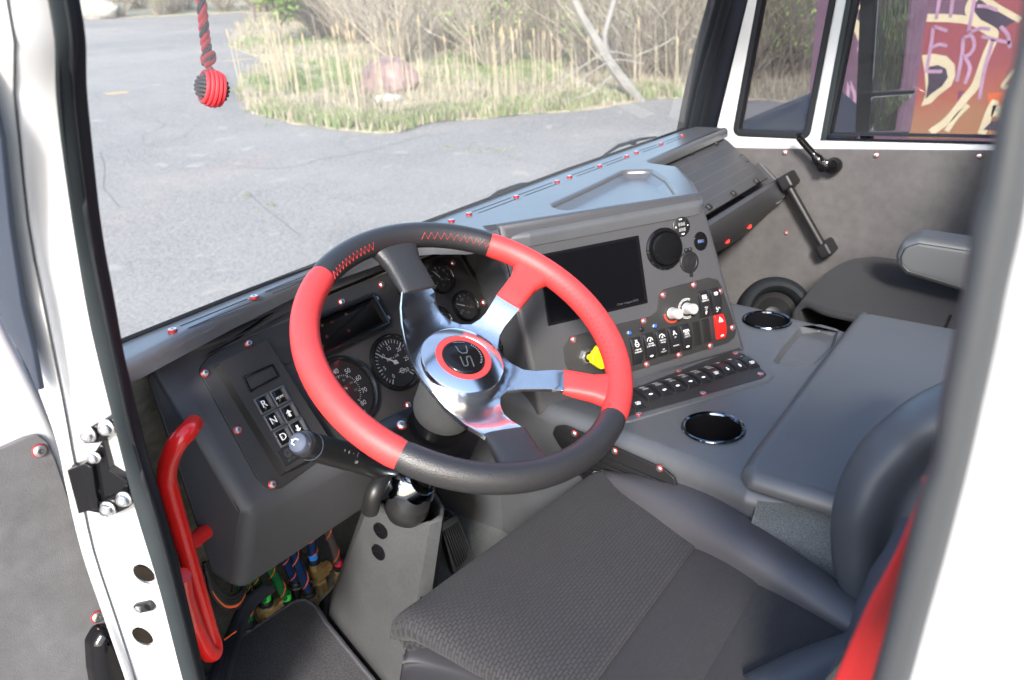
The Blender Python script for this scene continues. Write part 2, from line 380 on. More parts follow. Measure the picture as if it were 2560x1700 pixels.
for a, b, r, nm in ((so, sm_, .013, 0), (sm_, si, .010, 1)):
    n_ = len(a); secs = []
    for p, q in zip(cat(a, 4), cat(b, 4)):
        c_ = (p + q) / 2; d_ = (q - p) / 2; nn = V((-1, -.25, 0)).normalized()
        secs.append([c_ + d_ * math.cos(t) + nn * math.sin(t) * (r * .3) + V((.003, .001, 0)) * (1 - math.sin(t)) for t in [math.pi * k / 10 for k in range(11)]])
    m.loft(secs, nm)
m.build('door_seal', ['rubber_grey', 'rubber'], cab, solid=.002)['label'] = 'dark ribbed rubber seal along the doorway edge'
c1 = prj([(73, 0), (85, 146), (98, 328), (113, 568), (150, 791), (185, 947), (212, 1053), (222, 1080), (246, 1199), (272, 1301), (320, 1467), (380, 1700), (420, 1850)], .257)
c2 = prj([(22, 0), (29, 146), (50, 328), (75, 568), (112, 760), (150, 947), (170, 1053), (176, 1090), (206, 1240), (236, 1376), (290, 1540), (342, 1700), (385, 1850)], .246)
c3 = prj([(-40, 0), (-25, 146), (-5, 328), (16, 565), (47, 765), (91, 958), (124, 1053), (140, 1090), (170, 1240), (205, 1376), (262, 1540), (320, 1700), (365, 1850)], .236)
c0 = [p + V((.012, .012, 0)) for p in so]
rows = list(zip(*[cat(c, 4) for c in (c3, c2, c1, c0)]))
m = MB()
m.loft([cat(list(r), 6) for r in rows], 0, flip=True)
jamb = m.build('jamb', ['white_paint'], cab, solid=.003)
m = MB(); m.tube([p + V((-.0012, -.0008, 0)) for p in c2], .0009, 6); m.build('jamb_seam', ['ped_trim'], cab)
for (u, v, a, b) in ((367, 1428, .0120, .0095), (363, 1584, .0125, .0105)):
    f = hit(jamb, u, v); m = MB(); m.lathe(f, [(a * 1.35, -.002), (a * 1.3, .0035), (a * 1.02, .0042)], 36, 1, caps=False); m.slab(f, circ(a, ry=b, n=28), -.001, .0040, m=0); m.build('body_hole', ['hole_shade', 'white_paint'], cab)  # dark disc on the surface, its colour stands for the shade inside a hole
f = hit(jamb, 366, 1512).at(0, 0, .35, .003); m = MB(); m.slab(f, rect(.026, .011, .005), -.002, .002, .0008, 0)
m.lathe(f.at(-.0075, 0, 0, .002), [(.0038, 0), (.0036, .0012), (.002, .0018)], 14, 1); m.lathe(f.at(.006, 0, 0, .002), [(.0038, 0), (.0032, .0004), (.001, .0002)], 14, 2)
m.build('latch_slot', ['plastic_black', 'steel', 'dark_void'], cab)
# hinge
HF = hit(jamb, 262, 1190); HF = HF.at(0, 0, 0, .010)
hp = lambda pts: [HF.px(u, v) for u, v in pts]
hg = MB()
hg.slab(HF, rnd(hp([(205, 1078), (270, 1042), (292, 1045), (292, 1078), (255, 1102), (212, 1108)]), .006), -.006, .003, .001, 0)
hg.slab(HF, hp([(178, 1165), (222, 1150), (255, 1102), (258, 1108), (272, 1175), (318, 1205), (322, 1250), (246, 1284), (206, 1276)]), -.012, .0, .001, 0)
hg.slab(HF, rnd(hp([(248, 1252), (322, 1222), (332, 1262), (276, 1288), (255, 1284)]), .006), -.004, .004, .001, 0)
hg.slab(HF, hp([(222, 1150), (240, 1160), (255, 1262), (206, 1276), (178, 1168)]), 0, .006, .001, 0)
hinge = hg.build('door_hinge', ['gloss_black'], cab)
bolt = MB(); bolt.lathe(LF, [(.0095, 0), (.0095, .002), (.0075, .003), (.0075, .0055), (.0062, .0075), (.0028, .0078), (.0024, .0055), (.0, .0052)], 24, 0)
bolt_me = bolt.build('bolt', ['steel'], None); BOLT = bolt_me.data; bpy.data.objects.remove(bolt_me)
for u, v, s_ in ((222, 1085, .8), (268, 1068, .8), (236, 1142, .65), (272, 1270, .8), (312, 1246, .8)):
    o = put(BOLT, 'bolt', hinge, HF.atpx(u, v, .4, .005)); o.scale = (s_, s_, s_)
# floor, bulkhead, rear wall, added half-roof light blocker, tunnel carpet
m = MB(); m.box(LF, 1.9, 1.75, .03, .004, 1.2, .45, -1.03); m.build('floor_pan', ['floor_metal'], cab)
m = MB(); m.add([(.28, 1.30, -1.0), (2.12, 1.30, -1.0), (2.12, .93, -.37), (.28, .93, -.37)], [(0, 1, 2, 3)]); m.build('firewall', ['floor_metal'], cab, solid=-.01)
m = MB(); m.add([(.286, .775, -1.0), (.286, 1.30, -1.0), (.286, .93, -.30), (.286, .66, -.30)], [(0, 1, 2, 3)]); m.build('kick_panel', ['carpet_dark'], cab, solid=-.004)
m = MB(); m.box(LF, 1.92, .05, 1.55, .004, 1.2, -.64, -1.03); m.build('rear_wall', ['suede_grey'], cab)
m = MB(); m.box(LF, 1.10, 1.20, .05, .02, 1.62, -.05, .50); m.build('roof_blocker', ['carpet_dark'], cab)  # unseen half roof, added to keep sky reflections off the wheel spokes
m = MB()   # lower outer sill of driver doorway
m.box(LF, .07, .75, .05, .01, .27, .32, -1.05); m.build('door_step', ['white_paint'], cab)
m = MB(); m.add([WF_.w(.27, -.02), WF_.w(2.10, -.02), WF_.w(2.02, 1.0), WF_.w(.36, 1.0)], [(0, 1, 2, 3)]); m.build('windshield', ['windshield_glass'], cab)
m = MB(); m.box(LF, 1.9, .09, .05, .01, 1.2, .72, .60); m.tube([WF_.w(.36, .97, .01), WF_.w(2.02, .97, .01)], .015); m.build('windshield_header', ['rubber'], cab)
# driver-side B pillar: close rubber seal and body edge
bl = [(2600, -420), (2549, 91), (2501, 255), (2483, 357), (2458, 474), (2432, 565), (2410, 711), (2381, 856), (2352, 1002), (2334, 1135), (2301, 1225), (2261, 1385), (2221, 1549), (2180, 1700), (2130, 1900)]
br = [(2720, -420), (2640, 91), (2610, 255), (2595, 357), (2580, 474), (2562, 576), (2530, 711), (2501, 856), (2468, 1002), (2437, 1135), (2418, 1212), (2372, 1385), (2325, 1549), (2283, 1700), (2225, 1900)]
bx = .262
A = cat([P(u, v, x=bx) for u, v in bl], 4); B = cat([P(u, v, x=bx) for u, v in br], 4)
m = MB(); secs = []
for p, q in zip(A, B):
    c_ = (p + q) / 2; d_ = (q - p) / 2
    secs.append([c_ + d_ * math.cos(t) + V((-1, .1, 0)) * math.sin(t) * .010 for t in [math.pi * 1.0 * k / 12 for k in range(13)]] + [c_ + V((.03, 0, 0)) + d_ * .8, c_ + V((.03, 0, 0)) - d_ * .8])
m.loft(secs, 0, close=True); m.build('pillar_seal', ['belt_grey'], cab)['label'] = 'grey rubber door seal along the rear door pillar'
m = MB(); B2 = [b + V((-.004, -.012, 0)) for b in B]
m.loft([[b + V((.006, .003, 0)), b + V((0, 0, 0)), b + V((-.006, -.012, 0)), b + V((-.010, -.16, 0)), b + V((-.006, -.5, 0)), b + V((.05, -.5, 0))] for b in B], 0); m.build('rear_pillar', ['white_paint'], cab, solid=.003)
# right-hand A pillar: stacked rubber, ribbed gasket
def Wp(u, v, h=0): x, y = WF_.px(u, v, h); return WF_.w(x, y, h)
def strip(name, L1, L2, h, m_, rise=.006, par=cab, dx=(0, 0, 0)):
    A_ = cat([Wp(u, v, h) for u, v in L1], 5); B_ = cat([Wp(u, v, h) for u, v in L2], 5); mm = MB()
    mm.loft([[p - WF_.n * .02] + [(p + q) / 2 + (p - q) / 2 * math.cos(t) + WF_.n * math.sin(t) * rise for t in [math.pi * k / 8 for k in range(9)]] + [q - WF_.n * .02] for p, q in zip(A_, B_)], 0)
    return mm.build(name, [m_], par)
strip('pillar_trim', [(1810, -110), (1788, 0), (1757, 110), (1730, 220), (1708, 330)], [(1826, -110), (1803, 0), (1772, 110), (1741, 220), (1717, 330)], .0, 'pillar_black', .006)
strip('pillar_gasket', [(1826, -110), (1803, 0), (1772, 110), (1741, 220), (1717, 330)], [(1850, -110), (1826, 0), (1795, 110), (1765, 220), (1740, 330)], .004, 'pillar_black', .010)
strip('pillar_gasket', [(1850, -110), (1826, 0), (1795, 110), (1765, 220), (1740, 330)], [(1893, -110), (1868, 0), (1838, 110), (1810, 225), (1790, 330)], .006, 'pillar_black', .010)
strip('pillar_gasket', [(1893, -110), (1866, 0), (1838, 110), (1810, 225), (1788, 330)], [(1908, -110), (1882, 0), (1850, 110), (1822, 225), (1802, 330)], .012, 'pillar_black', .008)

GQ = Fr((.228, 0, 0), (0, -1, 0), (0, 0, 1)); gqq = [GQ.px(u, v) for u, v in ((-60, 100), (0, 345), (22, 565), (52, 765), (80, 875), (100, 975), (91, 975), (70, 925), (30, 850), (-10, 775), (-80, 700))]
m = MB(); m.slab(GQ, gqq, -.004, .0, .001, 0); m.build('gap_seal', ['belt_navy'], cab)['label'] = 'dark rubber strip in the door gap'
# ------------------------------------------------------------ driver's door, swung open
ddoor = thing('driver_door', 'white driver door swung fully open, with grey suede trim panel and black armrest', 'door', (-.1, .80, -1.0))
DF = Fr((0, .80, 0), (1, 0, 0), (0, 0, 1))
dp = lambda pts, h=0: [DF.px(u, v, h) for u, v in pts]
edge = dp([(-330, 640), (-60, 700), (0, 762), (36, 842), (73, 915), (110, 990), (150, 1078), (185, 1163), (210, 1270), (236, 1376), (268, 1475), (300, 1555), (330, 1640), (352, 1720), (372, 1860)])
m = MB(); m.slab(DF, rnd(edge + [(-.35, edge[-1][1]), (-.35, edge[0][1])], .01), -.05, 0, .012, 0, seg=4); m.build('door_skin', ['white_paint'], ddoor)
tr_ = dp([(-300, 1195), (0, 1121), (60, 1094), (95, 1085), (120, 1105), (140, 1150), (170, 1240), (205, 1330), (240, 1430), (262, 1500), (269, 1545), (266, 1572), (280, 1700), (300, 1800)], .004)
m = MB(); m.slab(DF, rnd(tr_ + [(-.35, tr_[-1][1]), (-.35, tr_[0][1])], .006), .0, .005, .002, 0); m.build('trim_panel', ['suede_grey'], ddoor)
f_ = dp([(228, 1612), (248, 1578), (266, 1570), (290, 1588), (310, 1625), (322, 1680), (345, 1760), (345, 1850), (262, 1850), (232, 1680)], .02)
m = MB(); m.slab(DF, rnd(f_, .012), .004, .028, .012, 0, seg=5); m.build('armrest', ['gloss_black'], ddoor)

def screw_mesh(red=.0060, head=.0047, tall=.0010, hh=.003):
    m = MB(); m.lathe(LF, [(red, 0), (red, tall), (red * .86, tall + .0006), (head, tall + .0006)], 20, 0, caps=False)
    m.lathe(LF, [(head, tall), (head, tall + hh * .45), (head * .8, tall + hh * .85), (head * .45, tall + hh)], 20, 1, caps=False)
    m.lathe(LF, [(head * .45, tall + hh), (head * .3, tall + hh), (head * .27, tall + hh * .6), (0, tall + hh * .6)], 6, 2, caps=False)
    o = m.build('screw', ['red_anodised', 'steel', 'socket_grey'], None); d = o.data; bpy.data.objects.remove(o); return d
SCR = screw_mesh(); SCR_T = screw_mesh(.0056, .0050, .0030, .0014); SCR_S = screw_mesh(.0072, .0062, .001, .003)
for u, v in ((98, 1126), (243, 1541)): put(SCR_S, 'screw', ddoor, DF.atpx(u, v, 0, .005))

# ------------------------------------------------------------ passenger door and quarter window
pdoor = thing('passenger_door', 'closed white passenger door with brown suede panel, seen across the cab', 'door', (2.13, .35, -1.0))
QF = Fr((2.13, 0, 0), (0, -1, 0), (0, 0, 1))
qp = lambda pts, h=0: [QF.px(u, v, h) for u, v in pts]
qw = rnd(qp([(1834, 336), (2020, 344), (2093, -40), (2160, -420), (1990, -420), (1904, -40)]), [.02, .02, 0, .02, .02, 0])
mw = rnd(qp([(2055, 352), (2640, 366), (2800, -420), (2230, -420), (2130, -40)]), .012)
out_ = qp([(1780, 420), (1790, 330), (1870, 0), (1960, -520), (2900, -520), (2700, 470), (1900, 470)])
m = MB(); m.slab(QF, out_, -.04, .0, 0, 0, holes=[qw, mw], hr=.008); m.build('door_body', ['white_paint'], pdoor)
def frame(name, outl, w_, h0, h1, mt, par, fr, r=.003):
    m = MB(); m.slab(fr, outl, h0, h1, r, 0, holes=[inset(outl if area(outl) > 0 else list(reversed(outl)), w_)], hr=r); return m.build(name, [mt], par)
qf = frame('quarter_window_frame', inset(list(reversed(qw)) if area(qw) < 0 else qw, -.004), .016, -.03, .004, 'rubber', pdoor, QF)
m = MB(); m.slab(QF, qw, -.028, -.024, 0, 0); m.build('quarter_window', ['tinted_glass'], pdoor)
mf = frame('side_window_frame', inset(list(reversed(mw)) if area(mw) < 0 else mw, .002), .016, -.035, .001, 'rubber', pdoor, QF)
m = MB(); m.slab(QF, mw, -.032, -.028, 0, 0); m.build('side_window', ['tinted_glass'], pdoor)
ch = qp([(2052, 350), (2066, 350), (2141, -60), (2127, -60)]); m = MB(); m.slab(QF, ch, -.002, .005, .001, 0); m.build('window_channel', ['rubber_grey'], pdoor)
tp = qp([(1790, 368), (1900, 371), (2250, 374), (2700, 378)], .004)
m = MB(); m.slab(QF, tp + [(.25, -1.0), (-1.05, -1.0), (-1.05, tp[0][1])], -.03, .005, .003, 0); m.build('trim_panel', ['suede_brown'], pdoor)
for u, v in ((1962, 382), (2190, 389), (2448, 391)): put(SCR_S, 'screw', pdoor, QF.atpx(u, v, 0, .005))
for u, v in ((1965, 583), (2277, 590)): put(SCR, 'screw', pdoor, QF.atpx(u, v, 0, .005))
cf = QF.atpx(2085, 414, 0, .005); m = MB()
m.lathe(cf, [(.022, 0), (.022, .012), (.018, .03), (.014, .034)], 24, 0)
e = QF.px(2003, 345, .05); c_ = QF.px(2060, 413, .045)
m.tube(cat([QF.w(*QF.px(2085, 414, .03), .03), QF.w(*c_, .045), QF.w(*QF.px(2030, 380, .05), .052), QF.w(*e, .06), QF.w(*QF.px(1999, 336, .06), .064)], 5), [.011] * 6 + [.014] * 3 + [.009] * 8 + [.0075] * 4, 12, 0, up=V((1, 0, 0)))
m.lathe(Fr(QF.w(*c_, .052), (0, -1, 0), (0, 0, 1)), [(.016, -.01), (.016, .004), (.01, .008)], 20, 0)
m.build('window_crank', ['gloss_black'], pdoor)
gh = thing('grab_bar', 'black tubular grab bar bolted to brown suede passenger door panel', 'grab handle', QF.w(*QF.px(2070, 640), 0))
g1, g2 = QF.w(*QF.px(1966, 455, .05), .05), QF.w(*QF.px(2062, 625, .05), .05)
m = MB(); m.tube([g1, g2], .0105, 20, 0); m.build('bar', ['plastic_black'], gh)
for q, k in ((g1, 1), (g2, -1)):
    d_ = (g2 - g1).normalized(); f = Fr(q - V((0, 0, 0)), d_, d_.cross(QF.n)); m = MB(); f = Fr(q, d_, QF.n.cross(d_)); m.slab(f, rnd(rect(.040, .036), .009), -.045, .015, .008, 0); m.build('end_mount', ['plastic_black'], gh)

# ------------------------------------------------------------ door mirror outside the passenger window
mir = thing('side_mirror', 'tall black truck door mirror on arm outside the passenger window', 'mirror', (2.55, .66, -.5))
MF0 = 2.6
def X26(u, v, x=MF0): return P(u, v, x=x)
m = MB(); a_, b_ = X26(2205, 430), X26(2215, -700); m.tube([X26(2158, 420), X26(2172, 300), X26(2200, 0), X26(2236, -400)], .020, 14, 0, flat=1.0); m.build('arm', ['plastic_black'], mir)
mo = X26(2300, 330); axx = (X26(2180, 260, 2.60) - X26(2300, 255, 2.62)).normalized()
MR = Fr(X26(2245, 150), (-.93, .25, 0), (0, -.0, 1)); MR = Fr(MR.O, V((.85, -.53, 0)), V((0, 0, 1)))
mp_ = lambda pts, h=0: [MR.px(u, v, h) for u, v in pts]
m = MB(); m.slab(MR, rnd(mp_([(2192, -420), (2345, -420), (2318, 0), (2282, 340), (2176, 342), (2192, 0)]), .02), -.06, -.004, .012, 0); m.build('housing', ['plastic_black'], mir)
for nm, pts in (('flat_glass', [(2197, -300), (2338, -300), (2318, 0), (2292, 226), (2182, 232), (2197, 0)]), ('convex_glass', [(2181, 242), (2291, 234), (2276, 330), (2172, 330)])):
    m = MB(); m.slab(MR, rnd(mp_(pts), .006), -.004, 0, .0005, 0); m.build(nm, ['mirror'], mir)
# ------------------------------------------------------------ dashboard
dash = thing('dashboard', 'charcoal moulded dashboard below the windshield with gauge panel and glovebox', 'dashboard', (1.2, .85, -.6))
PF = Fr(ray(986, 906.6) * 1.2, (1, 0, 0), (0, .5, .866))
pp = lambda pts, h=0: [PF.px(u, v, h) for u, v in pts]
TZ = -.335
TF = Fr((0, 0, TZ), (1, 0, 0), (0, 1, 0)); tpx = lambda pts, h=0: [TF.px(u, v, h) for u, v in pts]
ws = tpx([(298, 860), (600, 738), (1060, 560), (1420, 425), (1705, 326)])
lipr = tpx([(1818, 320), (1620, 404)])
hood = tpx([(1700, 415), (1735, 452), (1764, 500), (1325, 580), (1165, 600)])
lipl = tpx([(1080, 600), (1000, 607), (780, 680), (560, 785), (330, 902)])
ws = [(x, y + .008) for x, y in ws]
ol = [(.285, ws[0][1] - .002)] + ws + [(2.075, ws[-1][1] - .01), (lipr[0][0] + .01, lipr[0][1])] + lipr + hood + lipl + [(.285, lipl[-1][1])]
radii = [0, 0, 0, 0, 0, 0, 0, .01, .012, .02, .03, .02, .035, .005, .0, .01, 0, 0, 0, 0, 0]
tray = rnd(tpx([(1378, 512), (1478, 466), (1560, 426), (1625, 424), (1662, 448), (1688, 484), (1655, 491), (1500, 517), (1408, 524)]), .02)
m = MB(); m.slab(TF, rnd(ol, radii[:len(ol)]), -.024, 0, .011, 0, holes=[tray], hr=.008, hfloor=-.016, slope=.016, seg=5, bottom=False)
top = m.build('top_pad', ['plastic_satin_skylit'], dash, smooth=50)
scr_top = [(432, 829), (636, 746), (1128.7, 553.7), (1173, 536.6), (1290.8, 493), (1392.8, 455.4), (1423.8, 443.4), (1499, 416), (1566.6, 391.6), (1591, 382.5), (1652.5, 360.7), (1706, 340.6)]
for u, v in scr_top: put(SCR_T, 'screw', top, TF.atpx(u, v, 0, 0))
def slot_pair(a, b, o1, o2):
    m = MB()
    for dy in (-.009, .007): m.ribbon(TF, [a.lerp(b, o1) + V((0, dy)), a.lerp(b, o2 + (.05 if dy > 0 else 0)) + V((0, dy))], .002, .0004, 0)
    m.build('vent_slot', ['dark_void'], top)
for i, j, o1, o2 in ((0, 1, .12, .9), (3, 4, .1, .9), (4, 5, .1, .9), (6, 7, .12, .88), (7, 8, .1, .9), (9, 10, .12, .88), (10, 11, .1, .9)): slot_pair(V(TF.px(*scr_top[i])), V(TF.px(*scr_top[j])), o1, o2)
slot_pair(V(TF.px(*scr_top[1])), V(TF.px(1100, 562)), .06, .97)
m = MB(); wl = [V(p) for p in ws]; m.tube([TF.w(.285, ws[0][1] - .006, .001)] + [TF.w(p.x, p.y - .006, .001) for p in wl] + [TF.w(2.07, ws[-1][1] - .01, .001)], .0036, 8, 0); m.build('glass_gasket', ['rubber'], dash)
# wiper arms resting outside on the glass base
for k, (u, v, u2, v2) in enumerate(((1225, 500, 1300, 466), (1525, 383, 1600, 352))):
    wp = thing('wiper', ('black windshield wiper arm' + (' outside the glass, nearer the steering wheel' if k == 0 else ' outside the glass, nearer the passenger side')), 'wiper', WF_.w(*WF_.px(u, v), 0), 'windshield wipers')
    m = MB(); q = lambda a, b, h: WF_.w(*WF_.px(a, b, h), h)
    m.tube([q(u - 20, v + 8, -.05), q(u + 20, v - 18, -.05), q(u2, v2 - 4, -.045), q(u2 + 40, v2 - 10, -.04)], [.002, .005, .0045, .002], 8); m.build('arm', ['plastic_black'], wp)
    m = MB(); m.lathe(Fr(q(u + 60, v - 27, -.05), (1, 0, 0), (0, 0, 1)), [(.007, -.01), (.007, .002), (.005, .005)], 12); m.build('pivot', ['plastic_black'], wp)
# driver's housing
A_, B_ = PF.w(*PF.px(402, 905)), PF.w(*PF.px(1165, 632)); K1, K2 = PF.w(*PF.px(622, 1288)), PF.w(*PF.px(1330, 925))
A_ = A_ + PF.b * .012; B_ = B_ + PF.b * .02; t9 = (-.346 - PF.O.z) / PF.b.z
m = MB(); m.slab(PF, [(A_.x - .76 + .004, t9 - .036), (B_.x - .76 + .02, t9 - .036), (B_.x - .76 + .06, t9), (A_.x - .76 - .06, t9)], -.04, .0014, .0008, 0); m.build('upper_trim', ['plastic_charcoal'], dash)
T1, T2 = P(601, 1489, y=.80), P(935, 1262, y=.815); TL = P(517, 1447, x=.400); AL = P(343, 928, x=.405)
T2 = T1 + (T2 - T1).normalized() * .62
Rr = [B_, K2, T2, V((T2.x, TL.y, TL.z)), V((B_.x, AL.y, AL.z))]; Lr = [A_, K1, T1, TL, AL]
m = MB(); m.loft([Lr, [a.lerp(b, .45) for a, b in zip(Lr, Rr)], Rr], 0, close=True); m.add(Lr, [tuple(range(5))]); m.add(Rr, [tuple(reversed(range(5)))])
sh = m.build('driver_housing', ['plastic_charcoal'], dash, smooth=60)
bm = bmesh.new(); bm.from_mesh(sh.data); bmesh.ops.recalc_face_normals(bm, faces=bm.faces); bm.to_mesh(sh.data); bm.free()
q = sh.modifiers.new('b', 'BEVEL'); q.width = .016; q.segments = 5; q.limit_method = 'ANGLE'; q.angle_limit = R_(20); q.use_clamp_overlap = False
m = MB(); m.tube([a + (c - b) * .10 + V((-.0015, 0, 0)) for a, b, c in ((Lr[0], Lr[0], Lr[4]), (Lr[1], Lr[1], Lr[1] + V((0, .16, .03))), (Lr[2], Lr[2], Lr[2] + V((-.03, .12, .03))))], .0012, 6); m.build('panel_seam', ['dark_void'], sh)
# gauge panel plate
gp_out = pp([(494, 925), (520, 893), (700, 793), (880, 715), (1060, 655), (1128, 640), (1150, 652), (1218, 768), (1282, 848), (1272, 885), (1225, 925), (1060, 1012), (830, 1128), (700, 1222), (668, 1222), (640, 1195)])
GPH = .003
m = MB(); m.slab(PF, rnd(gp_out, .012), -.002, GPH, .0006, 0); gpan = m.build('gauge_panel', ['panel_black'], dash)
for u, v in ((512, 933), (621, 859), (854, 755), (954, 712), (1131, 657), (1209, 756), (1271, 858), (594, 1075), (681, 1211), (1020, 1013)):
    put(SCR, 'screw', gpan, PF.atpx(u, v, 0, GPH))
m = MB(); m.slab(PF.atpx(712, 890, 0, GPH), circ(.0125), -.001, .0012, .0006, 0); m.build('blanking_cap', ['panel_black'], gpan)
# push-button shifter
h = .019; so_ = pp([(551, 908), (668, 852), (835, 1113), (716, 1177)], h)
sb = pp([(533, 918), (668, 852), (842, 1125), (700, 1192)], GPH)
m = MB(); m.ring([PF.w(x, y, GPH - .001) for x, y in sb], [PF.w(x, y, h - .0008) for x, y in so_]); i_ = inset(so_ if area(so_) > 0 else so_, .0) 
m.cap([[PF.w(x, y, h - .0008) for x, y in so_]], [so_], 0); 
if area(so_) < 0: m.f = [tuple(reversed(f)) for f in m.f]
shf = m.build('gear_selector', ['panel_black', 'white_print', 'plastic_satin_skylit'], dash, bev=.0012)
shf['label'] = 'push-button gear selector pad with small display'
m = MB(); f_ = pp([(609, 943), (681, 912), (697, 939), (626, 979)], h); m.slab(PF, rnd(inset(f_ if area(f_) > 0 else list(reversed(f_)), -.0015), .003), h - .002, h + .001, .0005, 0, holes=[inset(f_ if area(f_) > 0 else list(reversed(f_)), .0015)], hfloor=h - .001); m.build('display', ['gloss_black'], shf)
bt = [('R', 662, 1009), ('MODE', 701, 990), ('N', 686, 1050), ('up', 724, 1031.6), ('D', 710, 1090.6), ('down', 747, 1070)]
for t, u, v in bt:
    f = PF.atpx(u, v, 0, h); m = MB(); m.slab(f, rect(.0235, .0235, .002), -.002, .0012, .0006, 2, holes=[rect(.0195, .0195, .001)], hfloor=-.001)
    m.box(f, .0135, .018, .002, .0008, -.0025, 0, 0, 0); m.box(f, .0042, .018, .0045, .0008, .0068, 0, 0, 2)
    tf = f.at(-.0025, 0, 0, .002)
    if t == 'MODE': m.text(tf, t, .0044, -.0002, -.001, .0003, 0, 1); m.text(tf, t, .0044, 0, -.001, .00035, 0, 1)
    elif t in ('up', 'down'):
        k = 1 if t == 'up' else -1; m.flat(tf, [(x, y * k) for x, y in ((-.0045, .0005), (0, .005), (.0045, .0005), (.0018, .0005), (.0018, -.005), (-.0018, -.005), (-.0018, .0005))], .0003, 1)
    else:
        m.text(tf, t, .0135, 0, .0, .0003, 0, 1); m.text(tf, t, .0135, .0003, .0, .00035, 0, 1)
    m.build('selector_button', ['gloss_black', 'white_print', 'plastic_satin_skylit'], shf)
f = PF.atpx(722, 1137, 0, h); m = MB(); m.slab(f, rect(.028, .0215, .001), -.001, .0006, .0003, 0); m.line(f, circ(.0052, 0, .003, 18), .0008, .0008, 1, close=True); m.line(f, circ(.003, 0, .003, 14), .0007, .0008, 1, close=True); m.text(f, 'AUTO', .0045, 0, -.0065, .0008, 0, 1); m.build('badge_plate', ['plastic_black', 'dim_print'], shf)
# gauges
def gauge(name, u, v, r, kind, label=None):
    f = PF.atpx(u, v, 0, GPH); m = MB(); m.lathe(f, [(r, -.001), (r, .006), (r * .975, .0085), (r * .93, .009), (r * .885, .0075), (r * .86, .003), (r * .85, .0015)], 48, 0, caps=False)
    g = m.build(name, ['gloss_black'], gpan); 
    if label: g['label'] = label
    m = MB(); R0 = r * .855; m.slab(f, circ(R0, n=40), .0005, .0018, m=0); w_ = 1; hh = .0022
    def tick(a, r0, r1, wd, mm=1): m.line(f, [(math.cos(a) * r0, math.sin(a) * r0), (math.cos(a) * r1, math.sin(a) * r1)], wd, hh, mm)
    if kind == 'tach':
        for i in range(31):
            a = R_(229 - 284 * i / 30); tick(a, R0 * (.80 if i % 5 else .74), R0 * .93, .0009 if i % 5 else .0016)
        for i in range(7): a = R_(229 - 284 * i / 6); m.text(f, str(i * 5), R0 * .24, math.cos(a) * R0 * .60, math.sin(a) * R0 * .60, hh)
        m.text(f, 'RPM x 100', R0 * .15, 0, R0 * .2, hh); m.line(f, circ(R0 * .10, R0 * .12, -R0 * .42, 16), .001, hh, 1, close=True); m.text(f, 'VDO', R0 * .12, R0 * .12, -R0 * .42, hh)
        m.line(f, [(R0 * -.08, R0 * -.42), (R0 * .32, R0 * -.42)], .0008, hh, 1)
        na = R_(138); nl = .78
    elif kind == 'speed':
        for i in range(41):
            a = R_(229 - 284 * i / 40); tick(a, R0 * (.52 if i % 5 else .48), R0 * .56, .0007 if i % 5 else .0011)
        for i in range(9): a = R_(229 - 284 * i / 8); m.text(f, str(i * 10), R0 * .22, math.cos(a) * R0 * .70, math.sin(a) * R0 * .70, hh)
        for i in range(1, 7): a = R_(229 - 284 * i / 7); m.text(f, str(i * 20), R0 * .10, math.cos(a) * R0 * .38, math.sin(a) * R0 * .38, hh, m=2)
        m.text(f, 'MPH', R0 * .12, .2 * R0, -R0 * .82, hh); m.text(f, 'km/h', R0 * .1, 0, R0 * .12, hh, m=2); na = R_(229); nl = .6
    else:
        lo, hi = 205, -25
        for i in range(9): a = R_(lo + (hi - lo) * i / 8); tick(a, R0 * (.78 if i % 2 else .72), R0 * .88, .0007 if i % 2 else .0011, 3 if kind[1] == 'r' and i > 5 else 1)
        for i, t in enumerate(kind[2]): a = R_(lo + (hi - lo) * i / (len(kind[2]) - 1)); m.text(f, t, R0 * .25, math.cos(a) * R0 * .52, math.sin(a) * R0 * .52, hh, m=2)
        m.text(f, kind[3], R0 * .24, 0, -R0 * .5, hh, m=2); na = R_(kind[4]); nl = .74
    m.build('dial', ['dial_black', 'white_print', 'grey_print', 'red_print'], g)
    m = MB(); q = f.at(0, 0, na, .0035); m.slab(q, [(-r * .12, -.0011), (R0 * nl, -.0005), (R0 * nl, .0005), (-r * .12, .0011)], 0, .0006, m=1); m.lathe(f, [(r * .075, .002), (r * .075, .0045), (r * .05, .005)], 16, 1 if kind == 'tach' else 0); m.build('needle', ['plastic_black', 'white_print'], g)
    m = MB(); m.slab(f, circ(r * .87, n=40), .0066, .0070, m=0); m.build('lens', ['gauge_glass'], g)
gauge('speedometer', 862, 981, .0545, 'speed'); gauge('tachometer', 986, 906.6, .046, 'tach')
gauge('small_gauge', 1099, 697, .028, ('s', 'n', ('0', '75', '150'), 'psi', 120), 'small round pressure gauge at the top of the cluster')
gauge('small_gauge', 1161, 766.5, .028, ('s', 'r', ('100', '180', '250'), 'OIL', 150), 'small round temperature gauge with red mark')
gauge('small_gauge', 1094, 807, .028, ('s', 'n', ('0', '50', '100'), 'OIL', 90)); gauge('small_gauge', 1022, 715, .028, ('s', 'n', ('E', '1/2', 'F'), 'FUEL', 60)); gauge('small_gauge', 1222, 853, .028, ('s', 'n', ('8', '12', '16'), 'VOLT', 80))
